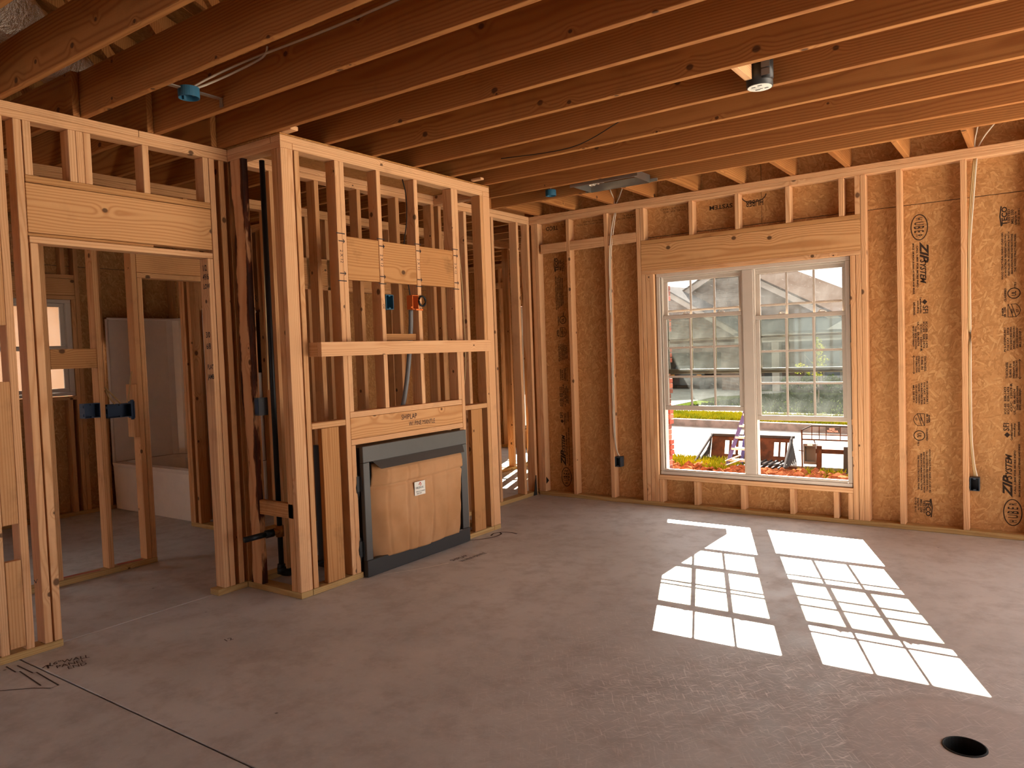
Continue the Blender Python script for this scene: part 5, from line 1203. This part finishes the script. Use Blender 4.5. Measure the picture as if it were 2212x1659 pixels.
# big sided gable behind
V1 = 21.2
oprism('main_gable', [(-12.4, V1, -.45), (-3.9, V1, -.45), (-3.9, V1, 1.80), (-8.875, V1, 4.46), (-12.4, V1, 2.62)], (0, .3, 0), M_SIDING, hs)
for k_ in range(16):
    z0_ = 1.95+.16*k_; ul = max(-12.35, -8.875-(4.44-z0_)/.52+.05); ur = -8.875+(4.44-z0_)/.533-.05
    if ur-ul > .3: oprism('lap_board', [(ul, V1-.012, z0_), (ur, V1-.012, z0_), (ur-.2, V1-.002, z0_+.155), (ul+.2, V1-.002, z0_+.155)], (0, .002, 0), M_SIDING, hs)
oprism('rake_board', [(-3.55, V1-.3, 1.42), (-3.55, V1-.3, 1.65), (-8.875, V1-.3, 4.49), (-8.875, V1-.3, 4.25)], (0, .10, 0), M_TRIM, hs)
oprism('rake_board', [(-12.5, V1-.3, 2.38), (-12.5, V1-.3, 2.61), (-8.875, V1-.3, 4.49), (-8.875, V1-.3, 4.25)], (0, .10, 0), M_TRIM, hs)
bm = bmesh.new(); q = [O(-3.5, V1-.33, 1.66), O(-3.5, V1+9.5, 1.66), O(-8.875, V1+6.4, 4.50), O(-8.875, V1-.33, 4.50), O(-12.5, V1-.33, 2.60), O(-12.5, V1+9.5, 2.60)]
vq = [bm.verts.new(p_) for p_ in q]; vb = [bm.verts.new(p_+Vector((0, 0, .06))) for p_ in q]
for f_ in ((0, 1, 2, 3), (3, 2, 5, 4), (1, 5, 2)):
    bm.faces.new([vq[i] for i in f_]); bm.faces.new([vb[i] for i in f_][::-1])
bm.faces.new((vq[0], vq[3], vb[3], vb[0])); bm.faces.new((vq[3], vq[4], vb[4], vb[3]))
obj('roof_plane', bm, M_HROOF, hs)
# porch on the right
hb('porch_wall', -7.9, -1.5, V0+.9, V0+1.1, -.4, 1.55, M_HBRICK)
oprism('porch_roof', [(-7.9, V0-.3, 1.72), (-1.3, V0-.3, 1.72), (-1.3, V0+1.3, 2.25), (-7.9, V0+1.3, 2.25)], (0, 0, .08), M_HROOF2, hs)
hb('porch_beam', -7.9, -1.4, V0-.3, V0-.12, 1.45, 1.72, M_TRIM)
for u in (-6.40, -3.2): hb('porch_column', u-.13, u+.13, V0-.28, V0-.06, -.35, 1.45, M_TRIM)
for i, (u0, u1) in enumerate(((-5.86, -5.24), (-5.22, -4.56))):
    w_ = hb('house_window', u0, u1, V0+.86, V0+.9, -.02, 1.24, M_TRIM)
    bm = bmesh.new()
    for (z0, z1) in ((.04, .58), (.64, 1.18)): add_poly(bm, [O(u0+.07, V0+.845, z0), O(u1-.07, V0+.845, z0), O(u1-.07, V0+.845, z1), O(u0+.07, V0+.845, z1)], ev*.012)
    obj('pane', bm, M_WIN, w_)
hb('front_door', -7.35, -6.85, V0+.86, V0+.9, -.38, 1.25, M_DARK)
# shrubs by the porch
def leafball(o, c, rad, cnt, sz, mt, seed, nm='foliage'):
    r = random.Random(seed); vs = []; fs = []
    for i in range(cnt):
        a, b = r.uniform(0, 2*PI), math.acos(r.uniform(-1, 1)); k = rad*(r.random()**.35)
        p_ = Vector(c)+Vector((k*math.cos(a)*math.sin(b), k*math.sin(a)*math.sin(b), k*math.cos(b)))
        d1 = Vector((r.uniform(-1, 1), r.uniform(-1, 1), r.uniform(-1, 1))).normalized()*sz; d2 = d1.cross(Vector((r.uniform(-1, 1), r.uniform(-1, 1), r.uniform(-1, 1)))).normalized()*sz*.6
        j = len(vs); vs += [p_-d1, p_+d2, p_+d1, p_-d2]; fs.append((j, j+1, j+2, j+3))
    off = wpos(o); vs = [v-off for v in vs]
    me = bpy.data.meshes.new(nm); me.from_pydata(vs, [], fs); me.materials.append(mt); return link(nm, me, o)
M_SHRUB = two_tone('shrub_leaf', (.05, .08, .02), (.08, .10, .03), 5); M_TLEAF = two_tone('young_leaf', (.45, .42, .05), (.30, .33, .04), 5)
M_BARK = flat('bark', (.16, .12, .09), .9)
for i, u in enumerate((-5.80, -5.17, -4.40)):
    sh = root('shrub', O(u, V0-.5, -.27), None, ('left', 'middle', 'right')[i]+' one of three dark shrubs in front of the porch', 'shrub', 'shrubs by the porch')
    leafball(sh, O(u, V0-.5, .03), .30, 500, .05, M_SHRUB, 20+i); bm = bmesh.new(); add_tube(bm, [O(u, V0-.5, -.28), O(u, V0-.5, 0)], .02, 6); obj('stem', bm, M_BARK, sh)
tr = root('young_tree', O(-2.93, 14.6, -.27), None, 'slender young tree with yellow-green leaves on the lawn opposite', 'tree')
bm = bmesh.new(); tp = O(-2.93, 14.6, -.28); P_ = smooth_path([tp, tp+Vector((.02, 0, .5)), tp+Vector((-.02, 0, 1.0)), tp+Vector((.03, 0, 1.7))], 4); add_tube(bm, P_, .02, 7, False, [.026-.018*i/len(P_) for i in range(len(P_))]); obj('trunk', bm, M_BARK, tr, True)
bm = bmesh.new()
for a, b in (((0, 0, .75), (-.55, .1, 1.0)), ((0, 0, .9), (.35, 0, 1.25)), ((-.02, 0, 1.0), (-.3, -.1, 1.35)), ((.0, 0, 1.2), (.2, .1, 1.6)), ((-.3, .05, .88), (-.6, .1, 1.15))): add_tube(bm, [tp+Vector(a), tp+Vector(b)], .007, 5)
obj('branch', bm, M_BARK, tr)
for i, (c_, rd, ct) in enumerate((((-.5, .1, 1.0), .16, 60), ((.05, 0, 1.15), .18, 80), ((.02, 0, 1.5), .16, 70), ((-.2, 0, .95), .14, 50), ((.0, 0, .85), .13, 50), ((.02, 0, 1.72), .1, 30), ((.2, 0, 1.25), .1, 24))): leafball(tr, tp+Vector(c_), rd, ct, .035, M_TLEAF, 40+i)
# parked car in the driveway
cr = root('car', O(-10.2, 20.6, -.35), None, 'black car parked nose-in at the open garage across the street', 'car')
PAINT = flat('black_paint', (.02, .02, .022), .2, .2, .6)
prof = [(-.85, -.02), (-.85, .45), (-.78, .62), (-.62, .70), (-.45, 1.02), (.45, 1.02), (.62, .70), (.78, .62), (.85, .45), (.85, -.02)]
bm = bmesh.new(); add_poly(bm, [O(-10.4+a, 20.5, -.1+b*.75) for a, b in prof], ev*3.6); obj('body', bm, PAINT, cr)
bm = bmesh.new(); add_poly(bm, [O(-10.4+a, 20.48, -.1+b) for a, b in ((-.50, .54), (.50, .54), (.40, .73), (-.40, .73))], ev*.015); obj('windscreen', bm, M_WIN, cr)
for s in (-.74, .74):
    bm = bmesh.new(); add_tube(bm, [O(-10.4+s-.1, 20.65, -.12), O(-10.4+s+.1, 20.65, -.12)], .24, 14); obj('wheel', bm, M_DARK, cr)
    bm = bmesh.new(); add_poly(bm, [O(-10.4+s*.8-.10, 20.48, .22), O(-10.4+s*.8+.10, 20.48, .22), O(-10.4+s*.8+.10, 20.48, .30), O(-10.4+s*.8-.10, 20.48, .30)], ev*.02); obj('lamp', bm, flat('amber_lamp', (.6, .25, .05), .4), cr)

# ------------------------------------------------------------------ lettering becomes plain mesh
dg = bpy.context.evaluated_depsgraph_get()
for o in [o for o in C.objects if o.type == 'FONT']:
    me = bpy.data.meshes.new_from_object(o.evaluated_get(dg)); nm = o.name; par = o.parent; mw = o.matrix_local.copy(); old = o.data
    n2 = bpy.data.objects.new('tmp', me); C.objects.link(n2); n2.parent = par; n2.location = o.location; n2.rotation_euler = o.rotation_euler; n2.scale = o.scale
    bpy.data.objects.remove(o); n2.name = nm
